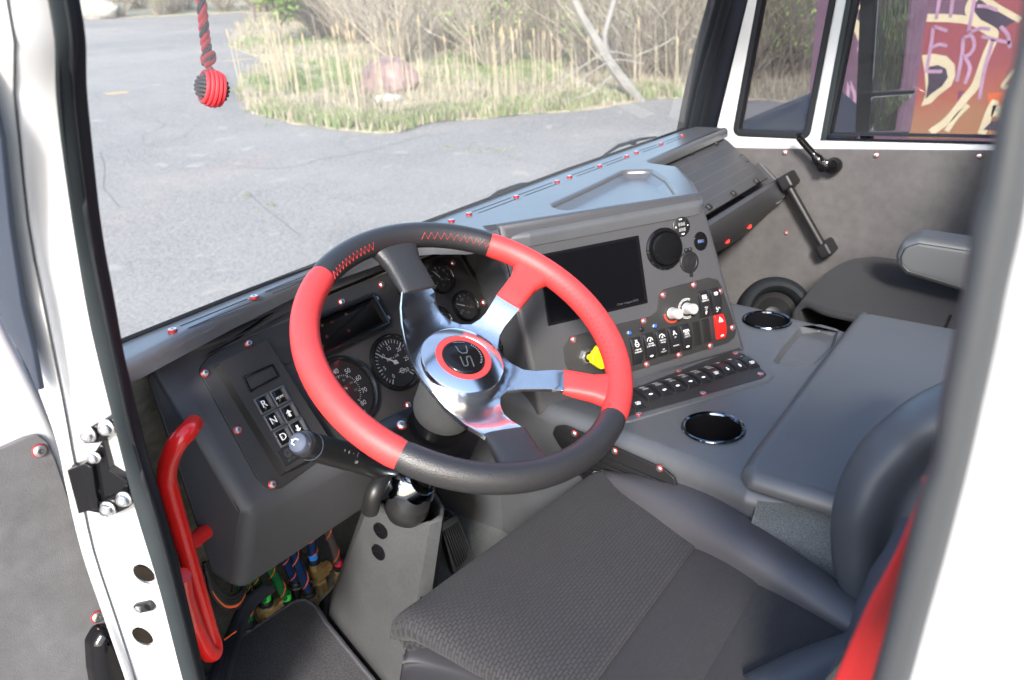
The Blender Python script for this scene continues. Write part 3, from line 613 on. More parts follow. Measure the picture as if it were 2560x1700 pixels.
# indicator display
ds = pp([(730, 812), (930, 730), (948, 738), (980, 800), (975, 808), (770, 905)], GPH); m = MB(); m.slab(PF, rnd(ds, .004), GPH - .001, GPH + .002, .0006, 0); dsp = m.build('indicator_display', ['plastic_black'], gpan)
dw = pp([(745, 822), (922, 748), (958, 812), (790, 892)], GPH); 
dw = dw if area(dw) > 0 else list(reversed(dw))
m = MB(); m.slab(PF, rnd(inset(dw, -.006), .008), GPH, GPH + .014, .003, 0, holes=[rnd(dw, .003)], hfloor=GPH + .001, mhole=0); m.build('display_hood', ['gloss_black'], dsp)
m = MB(); m.slab(PF, dw, GPH + .0012, GPH + .002, 0, 0)
f = PF.atpx(850, 815, 0, GPH + .002)
for i, (x, y, c_) in enumerate(((-.04, .012, 1), (-.028, .012, 1), (-.03, -.006, 2), (-.044, -.016, 1), (-.01, .01, 2), (.01, -.012, 2), (.02, .012, 1))):
    m.line(f, [(x - .003, y), (x + .003, y)], .0012, .0003, c_); m.line(f, [(x, y - .003), (x, y + .003)], .0012, .00035, c_)
m.build('screen', ['screen', 'amber_dim', 'red_dim'], dsp)
for u, v in ((941, 747), (969, 795)):
    m = MB(); m.lathe(PF.atpx(u, v, 0, GPH + .002), [(.0042, 0), (.0038, .0018), (.002, .0022)], 16); m.build('small_screw', ['steel'], dsp)
# glovebox on the passenger side
g_a, g_b = P(1917, 446, x=2.07), P(1809, 345, x=2.07)
GF = Fr(g_a, (1, 0, 0), g_b - g_a); gpx = lambda pts, h=0: [GF.px(u, v, h) for u, v in pts]
o_ = gpx([(1955, 446), (1820, 318), (1580, 405), (1640, 560), (1775, 540)])
x0 = 1.18
go = [(x0, -.022), (GF.px(1937, 449)[0] + .01, -.022), (GF.px(1830, 335)[0] + .012, (g_b - g_a).length + .03), (x0, (g_b - g_a).length + .03)]
m = MB(); m.slab(GF, go, -.10, 0, .006, 0, bottom=False); gb = m.build('glovebox_housing', ['plastic_charcoal'], dash)
Lg = (g_b - g_a).length; w0 = GF.px(1764, 529)[0]
lid = [(x0 + .03, 0), (0, 0), (0, Lg), (x0 - .0, Lg)]
lid = [(-.86, 0), (0, 0), (0, Lg), (-.86, Lg)]
m = MB(); m.slab(GF, rnd(lid, [0, .008, .02, 0]), -.002, .0025, .001, 0); m.line(GF, [(-.86, -.001), (.0015, -.001), (.0015, Lg - .01), (-.01, Lg + .0015), (-.86, Lg + .0015)], .0018, .0005, 1)
for k in range(1, 6): m.line(GF, [(-.86, Lg * k / 6), (-.04, Lg * k / 6)], .0012, .003, 2)
lidob = m.build('glovebox_lid', ['plastic_charcoal', 'dark_void', 'plastic_satin_skylit'], gb)
for u, v in ((1787, 360), (1726, 384), (1889, 455), (1832, 486), (1770, 520)):
    f = GF.atpx(u, v, 0, .002); m = MB(); m.slab(f, rnd(rect(.018, .014), .003), -.002, .008, .002, 0); m.lathe(f.at(-.004, 0, 0, .008), [(.004, 0), (.003, .003)], 12, 0); m.build('clip', ['plastic_black'], lidob)
f = GF.atpx(1861, 396, 0, .003); m = MB(); m.line(f, rnd(rect(.020, .026), .006), .002, .0004, 0, close=True); m.build('latch', ['dark_void'], lidob)
# glovebox underside
U0 = [GF.w(-.87, -.02), GF.w(GF.px(1937, 449)[0] + .008, -.02)]
u1 = P(1800, 612, y=.83); u2 = P(1862, 572, x=2.0)
m = MB(); lo = [V((1.22, .80, -.60)), P(1800, 612, y=.84), P(1870, 575, y=.83), V((2.075, .66, -.535))]
fr_ = [GF.w(-.87, -.016, -.002), GF.w(-.38, -.016, -.002), GF.w(-.16, -.016, -.002), GF.w(GF.px(1937, 449)[0] + .006, -.016, -.002)]
md = [a + (b - a) * .35 + V((0, -.035, -.018)) for a, b in zip(fr_, lo)]
md0 = [a + V((0, -.012, -.012)) for a in fr_]
m.net([fr_, md0, md, lo, [a + V((0, .2, .05)) for a in lo]], 3, 4); und = m.build('glovebox_underside', ['plastic_charcoal'], gb, solid=.004)
for u, v in ((1869, 565), (1814, 601)):
    m = MB(); m.lathe(hit(und, u, v) or Fr(P(u, v, y=.80), (1, 0, 0), (0, .5, 1)), [(.0065, -.01), (.0065, .006), (.004, .009)], 14); m.build('lamp', ['lamp_red'], gb)

# ------------------------------------------------------------ centre stack
be = R_(15); hd = V((math.cos(R_(30)), -math.sin(R_(30)), 0)); up_ = V((.5 * math.sin(be), .866 * math.sin(be), math.cos(be)))
SF = Fr(ray(1480, 700) * 1.3, hd, up_); sp = lambda pts, h=0: [SF.px(u, v, h) for u, v in pts]
stk = thing('centre_stack', 'charcoal centre stack angled to the driver with screen, knobs and rocker switches', 'console', SF.w(0, -.2, -.05))
so_ = sp([(1245, 560), (1755, 480), (1862, 858), (1868, 880), (1600, 958), (1352, 1040)])
m = MB(); m.slab(SF, rnd(so_, [.0, 0, .012, .012, 0, 0]), -.16, 0, .012, 0, bottom=False, seg=5); body = m.build('stack_body', ['plastic_charcoal'], stk, smooth=50)
# left flank of the stack sweeping back towards the gauges
q0 = [SF.w(*SF.px(1250, 572), -.004), SF.w(*SF.px(1290, 740), -.004), SF.w(*SF.px(1330, 900), -.004), SF.w(*SF.px(1372, 1062), -.006)]
q2 = [PF.w(*PF.px(1165, 632, .0), -.01), PF.w(*PF.px(1240, 740), -.01), PF.w(*PF.px(1330, 880), -.01), V((1.0, .73, -.625))]
q1 = [a.lerp(b, .5) + V((.02, .03, 0)) for a, b in zip(q0, q2)]
m = MB(); m.net([q0, q1, q2], 5, 4); m.build('stack_flank', ['plastic_charcoal'], stk, solid=.004)
TLc, TRc, BRc, BLc = sp([(1339, 641), (1589.5, 592.3), (1620.5, 752.6), (1378.2, 812.7)])
w_, h_ = .192, .115; cx, cy = (TLc[0] + TRc[0] + BRc[0] + BLc[0]) / 4, (TLc[1] + TRc[1] + BRc[1] + BLc[1]) / 4
f = SF.at(cx, cy); m = MB(); m.slab(f, rect(w_ + .004, h_ + .004, .002), -.001, .0016, .0008, 0, holes=[rect(w_ - .006, h_ - .006)], hfloor=.0006); m.flat(f, rect(w_ - .006, h_ - .006), .001, 2); m.text(f, 'Clear Images DVD', .0052, .058, -.0505, .0016, 0, 3, sx=1.1); m.line(f, [(-.005, -.052), (.012, -.052)], .0006, .0016, 3)
m.build('radio_screen', ['gloss_black', 'white_print', 'screen', 'dim_print'], stk)
f = SF.atpx(1660, 622); m = MB(); m.lathe(f, [(.037, 0), (.037, .003), (.0345, .0055), (.031, .006), (.029, .004), (.029, .008), (.027, .0115), (.018, .0145), (.0, .0155)], 48, 0, caps=False); m.lathe(f.at(.012, .014, 0, .0125), [(.004, .0), (.0035, .0006), (0, -.0003)], 16, 0); m.build('dome_vent', ['gloss_black'], stk)['label'] = 'glossy black round dome'
f = SF.atpx(1702, 566); m = MB(); m.lathe(f, [(.018, 0), (.018, .002), (.0165, .003), (0, .003)], 36, 0)
for y in (.0035, -.0062): m.text(f, '888', .0085, 0, y, .0034, 0, 1, sx=1.15)
m.box(f, .006, .0018, .0003, .0001, -.001, .0125, .003, 2); m.box(f, .006, .0022, .0003, .0001, .001, -.0135, .003, 2); m.lathe(f, [(.0014, .003), (.0014, .0034)], 10, 2, -.0125, 0); m.lathe(f, [(.001, .003), (.001, .0034)], 10, 2, .0125, 0)
m.build('voltmeter', ['plastic_black', 'grey_print', 'white_print'], stk)
f = SF.atpx(1751, 603); m = MB(); m.slab(f, circ(.0145, n=32, ry=.017), 0, .0015, .0008, 0); m.box(f, .0135, .0058, .0018, .0002, 0, 0, 0, 1); m.box(f, .0095, .002, .0022, .0001, -.001, -.0007, 0, 2); m.build('usb_port', ['gloss_black', 'steel', 'blue_jewel'], stk)
f = SF.atpx(1722, 655); m = MB(); m.lathe(f, [(.0195, 0), (.0195, .0025), (.018, .004), (.0145, .0045), (.0135, .0035), (.0085, .0038), (.008, .0045), (0, .0045)], 36, 0, caps=False); m.box(f, .006, .008, .003, .001, .001, -.0225, 0, 0)
for x in (-.004, .004): m.lathe(f, [(.0035, 0), (.0035, .0045), (.002, .006)], 12, 0, x, .022)
m.build('power_socket', ['plastic_black'], stk)
# switch panel
so2 = sp([(1412, 905), (1408, 868), (1425, 842), (1532, 813), (1626, 791), (1642, 778), (1646, 738), (1659, 723), (1770, 694), (1793, 699), (1804, 720), (1839, 823), (1836, 842), (1818, 857), (1578, 929), (1440, 970)])
m = MB(); m.slab(SF, rnd(so2, .008), -.001, .0022, .0005, 0); swp = m.build('switch_panel', ['panel_black'], stk)
for u, v in ((1434, 849), (1610, 803), (1658.6, 737.5), (1735, 712.4), (1801, 728.7), (1831.5, 819), (1776.5, 864.8), (1698.7, 887.5), (1618, 911)): put(SCR, 'screw', swp, SF.atpx(u, v, 0, .0022))
def icon(m, f, k, x, y, s, fn):
    L = lambda pts, w=.09, close=False: m.line(f, [(x + a * s, y + b * s) for a, b in pts], w * s, .0004, 1, fn, close)
    arc = lambda r, a0, a1, n=12, cx=0, cy=0: [(cx + r * math.cos(R_(a0 + (a1 - a0) * i / n)), cy + r * math.sin(R_(a0 + (a1 - a0) * i / n))) for i in range(n + 1)]
    if k == 'gauge': L(arc(.5, 0, 180), .1); L([(0, 0), (.25, .3)], .1); L(arc(.1, 0, 360), .08)
    elif k == 'light': L(arc(.32, -90, 90, cx=.1), .1); L([(.1, -.32), (.1, .32)], .1); [L([(-.1, j), (-.5, j - .05)], .09) for j in (-.26, -.09, .09, .26)]
    elif k == 'bar': L([(-.5, -.2), (-.4, .2), (.4, .2), (.5, -.2)], .16); [L([(j, .0), (j, -.3)], .09) for j in (-.3, -.1, .1, .3)]
    elif k == 'dome': L(arc(.28, 180, 360), .1); L([(-.5, .03), (.5, .03)], .12); [L([(math.cos(R_(a)) * .38, math.sin(R_(a)) * .38), (math.cos(R_(a)) * .6, math.sin(R_(a)) * .6)], .08) for a in (200, 235, 270, 305, 340)]
    elif k == 'mirror': L(arc(.42, 0, 360, 16), .12, True); [L([(j, .5), (j + .06, .7), (j, .9)], .08) for j in (-.2, 0, .2)]; L([(-.3, 0), (.3, 0)], .1)
    elif k == 'grid': [L([(-.45, j), (-.2, j + .07), (.1, j), (.45, j + .05)], .09) for j in (-.3, -.15, 0, .15, .3)]; L([(-.45, -.36), (-.45, .36)], .08)
    elif k == 'arrow_dn': m.flat(f, [(x + a * s, y + b * s) for a, b in ((-.14, .45), (.14, .45), (.14, .0), (.34, .0), (0, -.5), (-.34, 0), (-.14, 0))], .0005, 1, fn)
    elif k == 'arrow_up': m.flat(f, [(x + a * s, y - b * s) for a, b in ((-.14, .45), (.14, .45), (.14, .0), (.34, .0), (0, -.5), (-.34, 0), (-.14, 0))], .0005, 1, fn)
    elif k == 'tri': L([(-.5, -.4), (.5, -.4), (0, .5)], .12, True); L([(-.2, -.2), (.2, -.2), (0, .18)], .1, True)
    elif k == 'box': L([(-.4, -.3), (.4, -.3), (.4, .3), (-.4, .3)], .1, True); L([(-.15, -.12), (.15, -.12), (.15, .12), (-.15, .12)], .1, True); L([(.4, .1), (.62, .1)], .12)
    elif k == 'person': L(arc(.16, 0, 360, 10, 0, .3), .12, True); L([(-.3, -.3), (-.1, .1), (.2, 0), (.4, -.3)], .16)
    elif k == 'fan': [L(arc(.22, a, a + 200, 8, .22 * math.cos(R_(a)), .22 * math.sin(R_(a))), .1) for a in (0, 120, 240)]
    elif k == 'dot': m.flat(f, circ(.28 * s, x, y, 16, .13 * s), .0006, 1, fn)
    elif k == 'lines': [L([(j, -.3), (j, .3)], .09) for j in (-.3, -.1, .1, .3)]
def rocker(fr, items, w=.0215, h=.044, bulge=.0055, base=.004, color='switch_black', par=None, name='rocker_switch', tilt=0):
    m = MB(); m.slab(fr, rect(w + .003, h + .003, .002), -.002, .002, .0006, 2)
    fn = lambda x, y: base + bulge * (1 - (2 * y / h) ** 2) + tilt * y
    ny = 14; W = w / 2; prof = [(-W, -.4), (-W, .0), (-W * .93, .35), (-W * .8, .47), (-W * .4, .5), (W * .4, .5), (W * .8, .47), (W * .93, .35), (W, 0), (W, -.4)]
    secs = []
    for j in range(ny + 1):
        y = -h / 2 + h * j / ny; e_ = min(1, (1 - abs(2 * y / h)) / .12 + .35)
        secs.append([fr.w(x, y, (fn(x, y) + (p - .5) * .004 * (1 + (1 - e_) * 1.5)) if p > -.3 else 0) for x, p in prof])
    m.loft(secs, 0, flip=True); m.add(secs[0], [tuple(range(len(prof)))]); m.add(secs[-1], [tuple(reversed(range(len(prof))))])
    for it in items:
        k, x, y, s = it[:4]
        if k == 'T': m.text(fr, it[4], s, x, y, .0004, 0, 1, f=fn, sx=1.0)
        else: icon(m, fr, k, x, y, s, fn)
    return m.build(name, [color, 'white_print', 'plastic_black'], par)
T = lambda s, y, z=.0036: ('T', 0, y, z, s)
dot = ('dot', 0, -.0165, .014)
rk = [(1589, 877, [('mirror', 0, .012, .009), T('MIRROR', .003), T('DEFROST', -.0012)]), (1621, 866, [('gauge', 0, .011, .011), T('CRUISE', .006), T('CONTROL', .002), dot]), (1651, 857, [('gauge', 0, .011, .011), T('RESUME', .006), T('ACCEL', .002), T('SET', -.011), T('COAST', -.0152)]),
      (1682, 850, [('person', 0, .013, .009), T('UP', .006, .0034), T('DOWN', -.009)]), (1711, 843, [('dome', 0, .0135, .0115), T('DOME', .006), T('LIGHTS', .002), dot]), (1757, 760, [('grid', 0, .013, .010), T('DEFROST', .0065), T('MAX', -.0055), T('A/C', -.009), ('arrow_up', 0, -.015, .008)]), (1785.5, 753, [('box', 0, .0145, .008), ('fan', 0, -.014, .011)])]
for u, v, it in rk: rocker(SF.atpx(u, v, 0, .0022), it, .0205, .0445, par=swp)
hz = rocker(SF.atpx(1797, 816, 0, .0022), [('tri', 0, .0135, .009), dot], .0215, .0445, color='hazard_red', par=swp); hz['label'] = 'red hazard light rocker switch'
for u, v in ((1740, 834), (1764, 827)):
    m = MB(); m.slab(SF.atpx(u, v, 0, .0022), rect(.0175, .043, .001), -.001, .0018, .0006, 0); m.build('blank_plate', ['plastic_black'], swp)
def knobm(u, v, u2, v2, arc_):
    f = SF.atpx(u, v, 0, .0022); m = MB(); hh = .022
    if arc_:
        a = [(.0175 * math.cos(R_(t)), .0175 * math.sin(R_(t))) for t in range(175, 330, 8)]; b = [(.0145 * math.cos(R_(t)), .0145 * math.sin(R_(t))) for t in range(175, 330, 8)]
        m.flat(f, a + list(reversed(b)), .0004, 1)
    else:
        for rr in (.0155, .018): m.line(f, [(rr * math.cos(R_(t)), rr * math.sin(R_(t))) for t in range(60, 300, 8)], .0008, .0004, 2)
    m.lathe(f, [(.0105, 0), (.0105, .002), (.0095, .003), (.0095, hh - .001), (.0088, hh), (0, hh - .0003)], 40, 0, caps=False); k = m.build('knob', ['aluminium_brushed', 'red_print', 'white_print'], swp); return k
knobm(1680, 783, 0, 0, True)['label'] = 'silver temperature knob with red arc'; knobm(1717, 771, 0, 0, False)['label'] = 'silver fan knob with white rings'
f = SF.atpx(1466, 891, 0, .0022); m = MB(); m.lathe(f, [(.0135, 0), (.0135, .006), (.012, .008), (.009, .0085)], 6, 0); m.lathe(f, [(.009, .008), (.009, .011), (.006, .011)], 20, 1); m.lathe(f, [(.0055, .008), (.0055, .028)], 16, 2, caps=False)
yf = f.at(0, 0, 0, .026); m.slab(yf, rnd([(-.009, -.006), (.006, -.020), (.024, -.020), (.028, 0), (.024, .020), (.006, .020), (-.009, .006)], .004), 0, .011, .003, 2)
m.text(yf, 'PULL', .009, .014, 0, .0115, R_(90), 3); m.build('pull_knob', ['steel', 'plastic_black', 'yellow', 'panel_black'], swp)['label'] = 'yellow parking brake pull knob on steel nut'
for u, v, on in ((1573, 832, 1), (1636.6, 815, 1), (1603, 823, 0)):
    f = SF.atpx(u, v, 0, .0022); m = MB(); m.lathe(f, [(.0048, 0), (.0046, .002), (.0036, .003), (.0034, .0024)], 20, 0, caps=False); m.lathe(f, [(.0034, .0022), (.0025, .0036), (0, .004)], 16, 1, caps=False); m.build('indicator_jewel', ['chrome' if on else 'plastic_black', 'blue_jewel' if on else 'plastic_black'], swp)
# foot below the stack
# ------------------------------------------------------------ engine console (tunnel)
CZ = -.615
cons = thing('engine_console', 'wide charcoal engine console between the seats with cup holders and padded lid', 'console', (1.25, .3, -1.0))
CF = Fr((0, 0, CZ), (1, 0, 0), (0, 1, 0)); cp = lambda pts, h=0: [CF.px(u, v, h) for u, v in pts]
lft = cp([(1230, 965), (1362, 1020), (1560, 1100), (1760, 1178), (1862, 1222)])
rgt = cp([(1840, 750), (1900, 762), (2000, 790), (2120, 820)])
xl = [p[0] for p in lft]; 
xR = CF.px(2060, 805)[0]
co = lft[::-1] + [(lft[0][0] - .0, .95), (CF.px(1842, 748)[0] + .02, .95)] + rgt + [(rgt[-1][0] + .02, -.45), (lft[-1][0] + .02, -.45)]
cups = [(CF.atpx(1783, 1071), .0455), (CF.atpx(1917, 802), .0455)]
tr2 = rnd(cp([(1933, 905), (1955, 870), (2000, 818), (2050, 812), (2095, 825), (2085, 860), (2035, 910), (1985, 918)]), .012)
m = MB(); m.slab(CF, rnd(co, .03), -.385, 0, .028, 0, holes=[circ(.0425, *CF.px(1783, 1071)), circ(.0425, *CF.px(1917, 802)), tr2], hr=.003, hfloor=[-.10, -.10, -.012], slope=.006, seg=6, bottom=False)
cb = m.build('console_body', ['plastic_satin_skylit'], cons, smooth=50)
for f, r in cups:
    m = MB(); m.lathe(f, [(r - .001, -.011), (r + .0022, 0), (r + .0032, .002), (r + .0022, .004), (r - .0005, .0045), (r - .003, .003), (r - .004, .0005)], 56, 0, caps=False); o = m.build('cup_holder', ['chrome_dark'], cons)
    m = MB(); m.lathe(f, [(r - .004, .0005), (r - .0055, -.01), (r - .009, -.088), (r - .012, -.09), (0, -.09)], 40, 0, caps=False); m.build('cup_well', ['gloss_black'], o)
sr = cp([(1530, 1052), (1520, 1030), (1560, 985), (1830, 882), (1860, 890), (1917, 940), (1905, 950), (1570, 1047)])
m = MB(); 
m.slab(CF, rnd(inset(sr if area(sr) > 0 else list(reversed(sr)), -.012), .02), -.001, .003, .003, 1); m.slab(CF, rnd(sr, .012), .002, .0045, .0006, 0)
spl = m.build('switch_plate', ['panel_black', 'plastic_satin_skylit'], cons)
for u, v in ((1597, 1038), (1696, 930), (1757.5, 986), (1838, 886), (1901, 938)): put(SCR_T, 'screw', spl, CF.atpx(u, v, 0, .002))
ang = math.atan2(*(V(CF.px(1905, 948)) - V(CF.px(1570, 1045))).yx)
crk = [(1583, 1009, ['T:GRID', 'box']), (1615, 987, ['light', 'FOG', 'dot']), (1649, 976, ['light', 'REAR', 'dot']), (1682, 966, ['bar', 'SIDE', 'dot']), (1714, 955, ['bar', 'LEFT', 'dot']), (1746, 945, ['bar', 'ROOF', 'dot']), (1777, 934, ['lines', 'LOW', 'box']), (1806, 924, ['arrow_up', '', 'arrow_dn']), (1836, 915, ['arrow_up', '', 'arrow_dn']), (1866, 908, ['dot', '', 'box'])]
for u, v, k in crk:
    it = []
    ic = k[0]
    if ic.startswith('T:'): it += [T('GRID', .012)]
    else: it += [(ic, 0, .014, .010)]
    if len(k) > 2 and k[1]: it += [T(k[1], .0065, .0042), T('LIGHTS', .002, .0038)]
    last = k[-1]
    it += [('dot', 0, -.014, .014) if last == 'dot' else (last, 0, -.014, .009)]
    rocker(CF.atpx(u, v, ang, .0045), it, .0200, .044, bulge=.0055, base=.004, par=spl)
# padded lid
lf_ = cp([(1850, 1196), (1872, 1158), (2142, 800)], .0) + cp([(2180, 783), (2520, 845)], .02) + [(1.15, -.42), (1.02, -.42)] + cp([(2110, 1300), (1868, 1222)], .0)
m = MB(); m.slab(CF, rnd(lf_, [.02, .01, .03, .05, 0, .0, .0, 0, .02]), .001, .024, .020, 0, seg=6); m.build('padded_lid', ['vinyl_stack'], cons, smooth=60)
x_ = lft[-1][0]
m = MB(); m.net([[V((x_ + .03, y, CZ + .002)), V((x_ + .012, y, CZ - .006)), V((x_ - .03, y, CZ - .06)), V((x_ - .06, y, CZ - .14)), V((x_ - .06, y, -.99))] for y in (.262, .15, .0, -.2, -.42)], 4, 4, 0); m.add([(x_ + .03, .264, CZ - .004), (x_ + .012, .264, CZ - .008), (x_ - .03, .264, CZ - .062), (x_ - .06, .264, CZ - .14), (x_ - .06, .264, -.99), (x_ + .05, .264, -.99)], [(0, 1, 2, 3, 4, 5)])
m.build('carpet_side', ['carpet_grey'], cons)
# grille panel on the console's side
gx = lft[1][0] - .004
NF = Fr((0, 0, 0), V((.05, -1, 0)), (0, 0, 1)); a_ = V(lft[1]); b_ = V(lft[3]); dd = (b_ - a_).normalized(); NF = Fr((a_.x - .006, a_.y, CZ), (dd.x, dd.y, 0), (0, 0, 1))
npx = lambda pts, h=0: [NF.px(u, v, h) for u, v in pts]
gr = npx([(1384, 1082), (1392, 1064), (1415, 1062), (1545, 1118), (1665, 1172), (1688, 1192), (1700, 1230), (1600, 1270), (1470, 1210), (1400, 1110)])
m = MB(); m.slab(NF, rnd(gr, .008), 0, .004, .001, 0)
mn = V((min(p[0] for p in gr), min(p[1] for p in gr))); mx = V((max(p[0] for p in gr), max(p[1] for p in gr)))
for k in range(7):
    y = mx.y - .028 - k * .0125; 
    if y > mn.y + .01: m.box(NF, (mx.x - mn.x) * .78, .005, .004, .001, (mn.x + mx.x) / 2 + .005, y, .004, 0)
gril = m.build('vent_grille', ['plastic_black'], cons)
for u, v in ((1436, 1083), (1537, 1127), (1649, 1171), (1505, 1198)): put(SCR, 'screw', gril, NF.atpx(u, v, 0, .004))

# ------------------------------------------------------------ steering wheel
wn = V((-.0913, -.4924, .8656)); WC = V((.6624, .5631, -.374)); wa_ = (V((1, 0, 0)) - wn * wn.x).normalized(); WF = Fr(WC, wa_, wn.cross(wa_))
wh = thing('steering_wheel', 'red and black leather steering wheel with four polished aluminium spokes', 'steering wheel', WC)
RM, RT = .1975, .0172
wpx = lambda u, v, h=0: V(WF.px(u, v, h))
wa = lambda u, v: math.atan2(*wpx(u, v).yx)
bnd = [wa(797, 690), wa(1220, 623), wa(1541, 1050), wa(1003, 1139)]   # clockwise on screen
def ringseg(a0, a1, mt, nm):
    while a1 > a0: a1 -= 2 * math.pi
    n = max(6, int(abs(a1 - a0) / .045)); m = MB(); pr = None
    for i in range(n + 1):
        a = a0 + (a1 - a0) * i / n; e = V((math.cos(a), math.sin(a))); k = .94 if i in (0, n) else 1
        Rg = [WF.w(*(e * (RM + RT * k * math.cos(t) * .98)), RT * k * math.sin(t) * 1.04) for t in [2 * math.pi * j / 28 for j in range(28)]]
        if pr: m.ring(Rg, pr)
        pr = Rg
    return m.build(nm, [mt], wh)
ringseg(bnd[0], bnd[1], 'leather_black', 'rim_grip'); ringseg(bnd[1], bnd[2], 'leather_red', 'rim_grip'); ringseg(bnd[2], bnd[3], 'leather_black', 'rim_grip'); ringseg(bnd[3], bnd[0], 'leather_red', 'rim_grip')
def hplate(r): t = max(0, min(1, (r - .055) / .085)); t = t * t * (3 - 2 * t); return -.046 + t * .034
def onplate(u, v):
    h = -.02
    for _ in range(12): p = wpx(u, v, h); h = hplate(p.length)
    return p
pl_px = [(1006.6, 724), (1003.7, 769), (1006.6, 812.7), (1014, 853), (1025, 889), (1039, 922), (1061, 956.6), (1090, 991), (1127, 1031), (1163, 1060.5), (1214, 1092), (1318, 1078), (1280, 1053), (1260, 1035), (1250.7, 1013), (1251, 991), (1265, 978.5), (1305, 971), (1420, 979), (1418, 927), (1341.8, 927.5), (1309, 924), (1276, 907), (1256, 889), (1245, 864), (1249, 838), (1261.7, 816), (1306, 764), (1248, 728), (1214, 783.6), (1199.7, 798), (1177.9, 811), (1152, 811), (1123, 798), (1101, 780), (1090, 754), (1084, 706)]
pl = [onplate(u, v) for u, v in pl_px]
bm = bmesh.new(); vs = [bm.verts.new((p.x, p.y, 0)) for p in pl]; bm.faces.new(vs)
bmesh.ops.triangulate(bm, faces=bm.faces[:])
for ax in (0, 1):
    for k in range(-20, 21):
        co_ = [0, 0, 0]; co_[ax] = k * .009 + .0003; no = [0, 0, 0]; no[ax] = 1
        bmesh.ops.bisect_plane(bm, geom=bm.verts[:] + bm.edges[:] + bm.faces[:], dist=1e-6, plane_co=co_, plane_no=no)
bmesh.ops.recalc_face_normals(bm, faces=bm.faces[:])
if bm.faces[:][0].normal.z < 0: bmesh.ops.reverse_faces(bm, faces=bm.faces[:])
m = MB(); bm.verts.index_update(); m.add([WF.w(v.co.x, v.co.y, hplate(v.co.xy.length)) for v in bm.verts], [tuple(v.index for v in f.verts) for f in bm.faces]); bm.free()
m.build('spokes', ['aluminium'], wh, solid=.0052, bev=.0009, smooth=40)
hubc = onplate(1046, 720)
# leather spoke roots
for (a, b), mt in ((((1006.6, 727), (1086, 710)), 'leather_black'), (((1246, 732), (1303, 767)), 'leather_red'), (((1417, 927), (1418, 979)), 'leather_red'), (((1316, 1075), (1216, 1091)), 'leather_black')):
    p, q = onplate(*a), onplate(*b); c_ = (p + q) / 2; rd = c_.normalized(); tn = V((-rd.y, rd.x)); w2 = (p - q).length / 2
    if (p - q).dot(tn) < 0: p, q = q, p
    tn = (p - q).normalized(); r0 = c_.length; m = MB(); secs = []
    for t in (0, .06, .25, .5, .7, .85, 1.0):
        r = r0 - .004 + (RM + .004 - r0 + .004) * t; wid = w2 * (1.04 + .02 * t) + max(0, t - .45) ** 2 * .075; th = .0058 + .0035 * min(1, t * 8) + .003 * t; hc = hplate(r0) - .0026 + (0 - hplate(r0)) * t ** 1.5
        ctr = c_ + rd * (r - r0); sec = []
        for k in range(24):
            a_ = 2 * math.pi * k / 24; cs, sn = math.cos(a_), math.sin(a_); e4 = .45
            sec.append(WF.w(*(ctr + tn * wid * math.copysign(abs(cs) ** e4, cs)), hc + th * math.copysign(abs(sn) ** .7, sn)))
        secs.append(sec)
    m.loft(secs, 0, close=True); m.add(secs[0], [tuple(range(24))]); m.build('spoke_cover', [mt], wh, smooth=60, solid=0)
f = WF.at(0, 0, 0, -.046)
m = MB(); m.lathe(f, [(.0545, -.001), (.0545, .009), (.0535, .0112), (.0515, .0122), (.0365, .0158), (.0358, .0150)], 72, 0, caps=False); m.build('hub_boss', ['chrome'], wh, smooth=30)
m = MB(); m.lathe(f, [(.0362, .0148), (.0355, .0158), (.0285, .0160), (.028, .0155)], 64, 0, caps=False); m.build('hub_ring', ['leather_red'], wh)
m = MB(); m.lathe(f, [(.0282, .0150), (.0276, .0168), (.0262, .0180), (.0245, .0184), (0, .0184)], 56, 0, caps=False)
hx = f.at(0, 0, math.atan2(*(wpx(1178, 905) - wpx(1140, 865)).yx) , .0184)
fx = f.at(0, 0, 0, .0184)
lp = lambda pts: [fx.px(1020 + a / 7.127, 800 + b / 7.127) for a, b in pts]
for pts in ([(800, 402), (1005, 402)], [(845, 470), (905, 560), (960, 595), (1040, 590), (1055, 560), (1030, 460)], [(930, 655), (975, 770), (1000, 820), (1050, 820), (1070, 790), (1040, 690), (1050, 655), (1100, 650), (1125, 690), (1175, 830)]): m.line(fx, lp(pts), .0019, .0005, 1)
for i in range(13):
    a = R_(18 - i * 7); r0, r1 = .0215, .0235; m.line(fx, [(math.cos(a) * r0, math.sin(a) * r0), (math.cos(a) * r1, math.sin(a) * r1)], .0005, .0004, 2)
m.build('hub_cap', ['gloss_black', 'emblem_grey', 'grey_print'], wh)
# stitching along the inner rim
def stitch(a0, a1, n):
    m = MB(); pts = []
    for i in range(n):
        a = a0 + (a1 - a0) * i / (n - 1); e = V((math.cos(a), math.sin(a))); t = R_(128 if i % 2 else 158); pts.append(WF.w(*(e * (RM + (RT + .0004) * math.cos(t))), (RT + .0004) * math.sin(t)))
    m.tube(pts, .00038, 5); 
    for s_ in (): m.tube([WF.w(*(V((math.cos(a), math.sin(a))) * (RM + (RT + .0003) * math.cos(R_(s_)))), (RT + .0003) * math.sin(R_(s_))) for a in [a0 + (a1 - a0) * i / 40 for i in range(41)]], .0004, 5)
    m.build('stitching', ['red_stitch'], wh)
aT, aU, aR, aB = [math.atan2(*onplate(*p).yx) for p in ((1046, 720), (1273, 750), (1416, 953), (1266, 1083))]
sp_ = .20
stitch(bnd[0], aT + sp_, 24); stitch(aT - sp_, bnd[1], 22); stitch(bnd[1], aU + sp_ * .8, 14); stitch(aU - sp_ * .8, aR + sp_ * .9, 40); stitch(aR - sp_, bnd[2], 16)
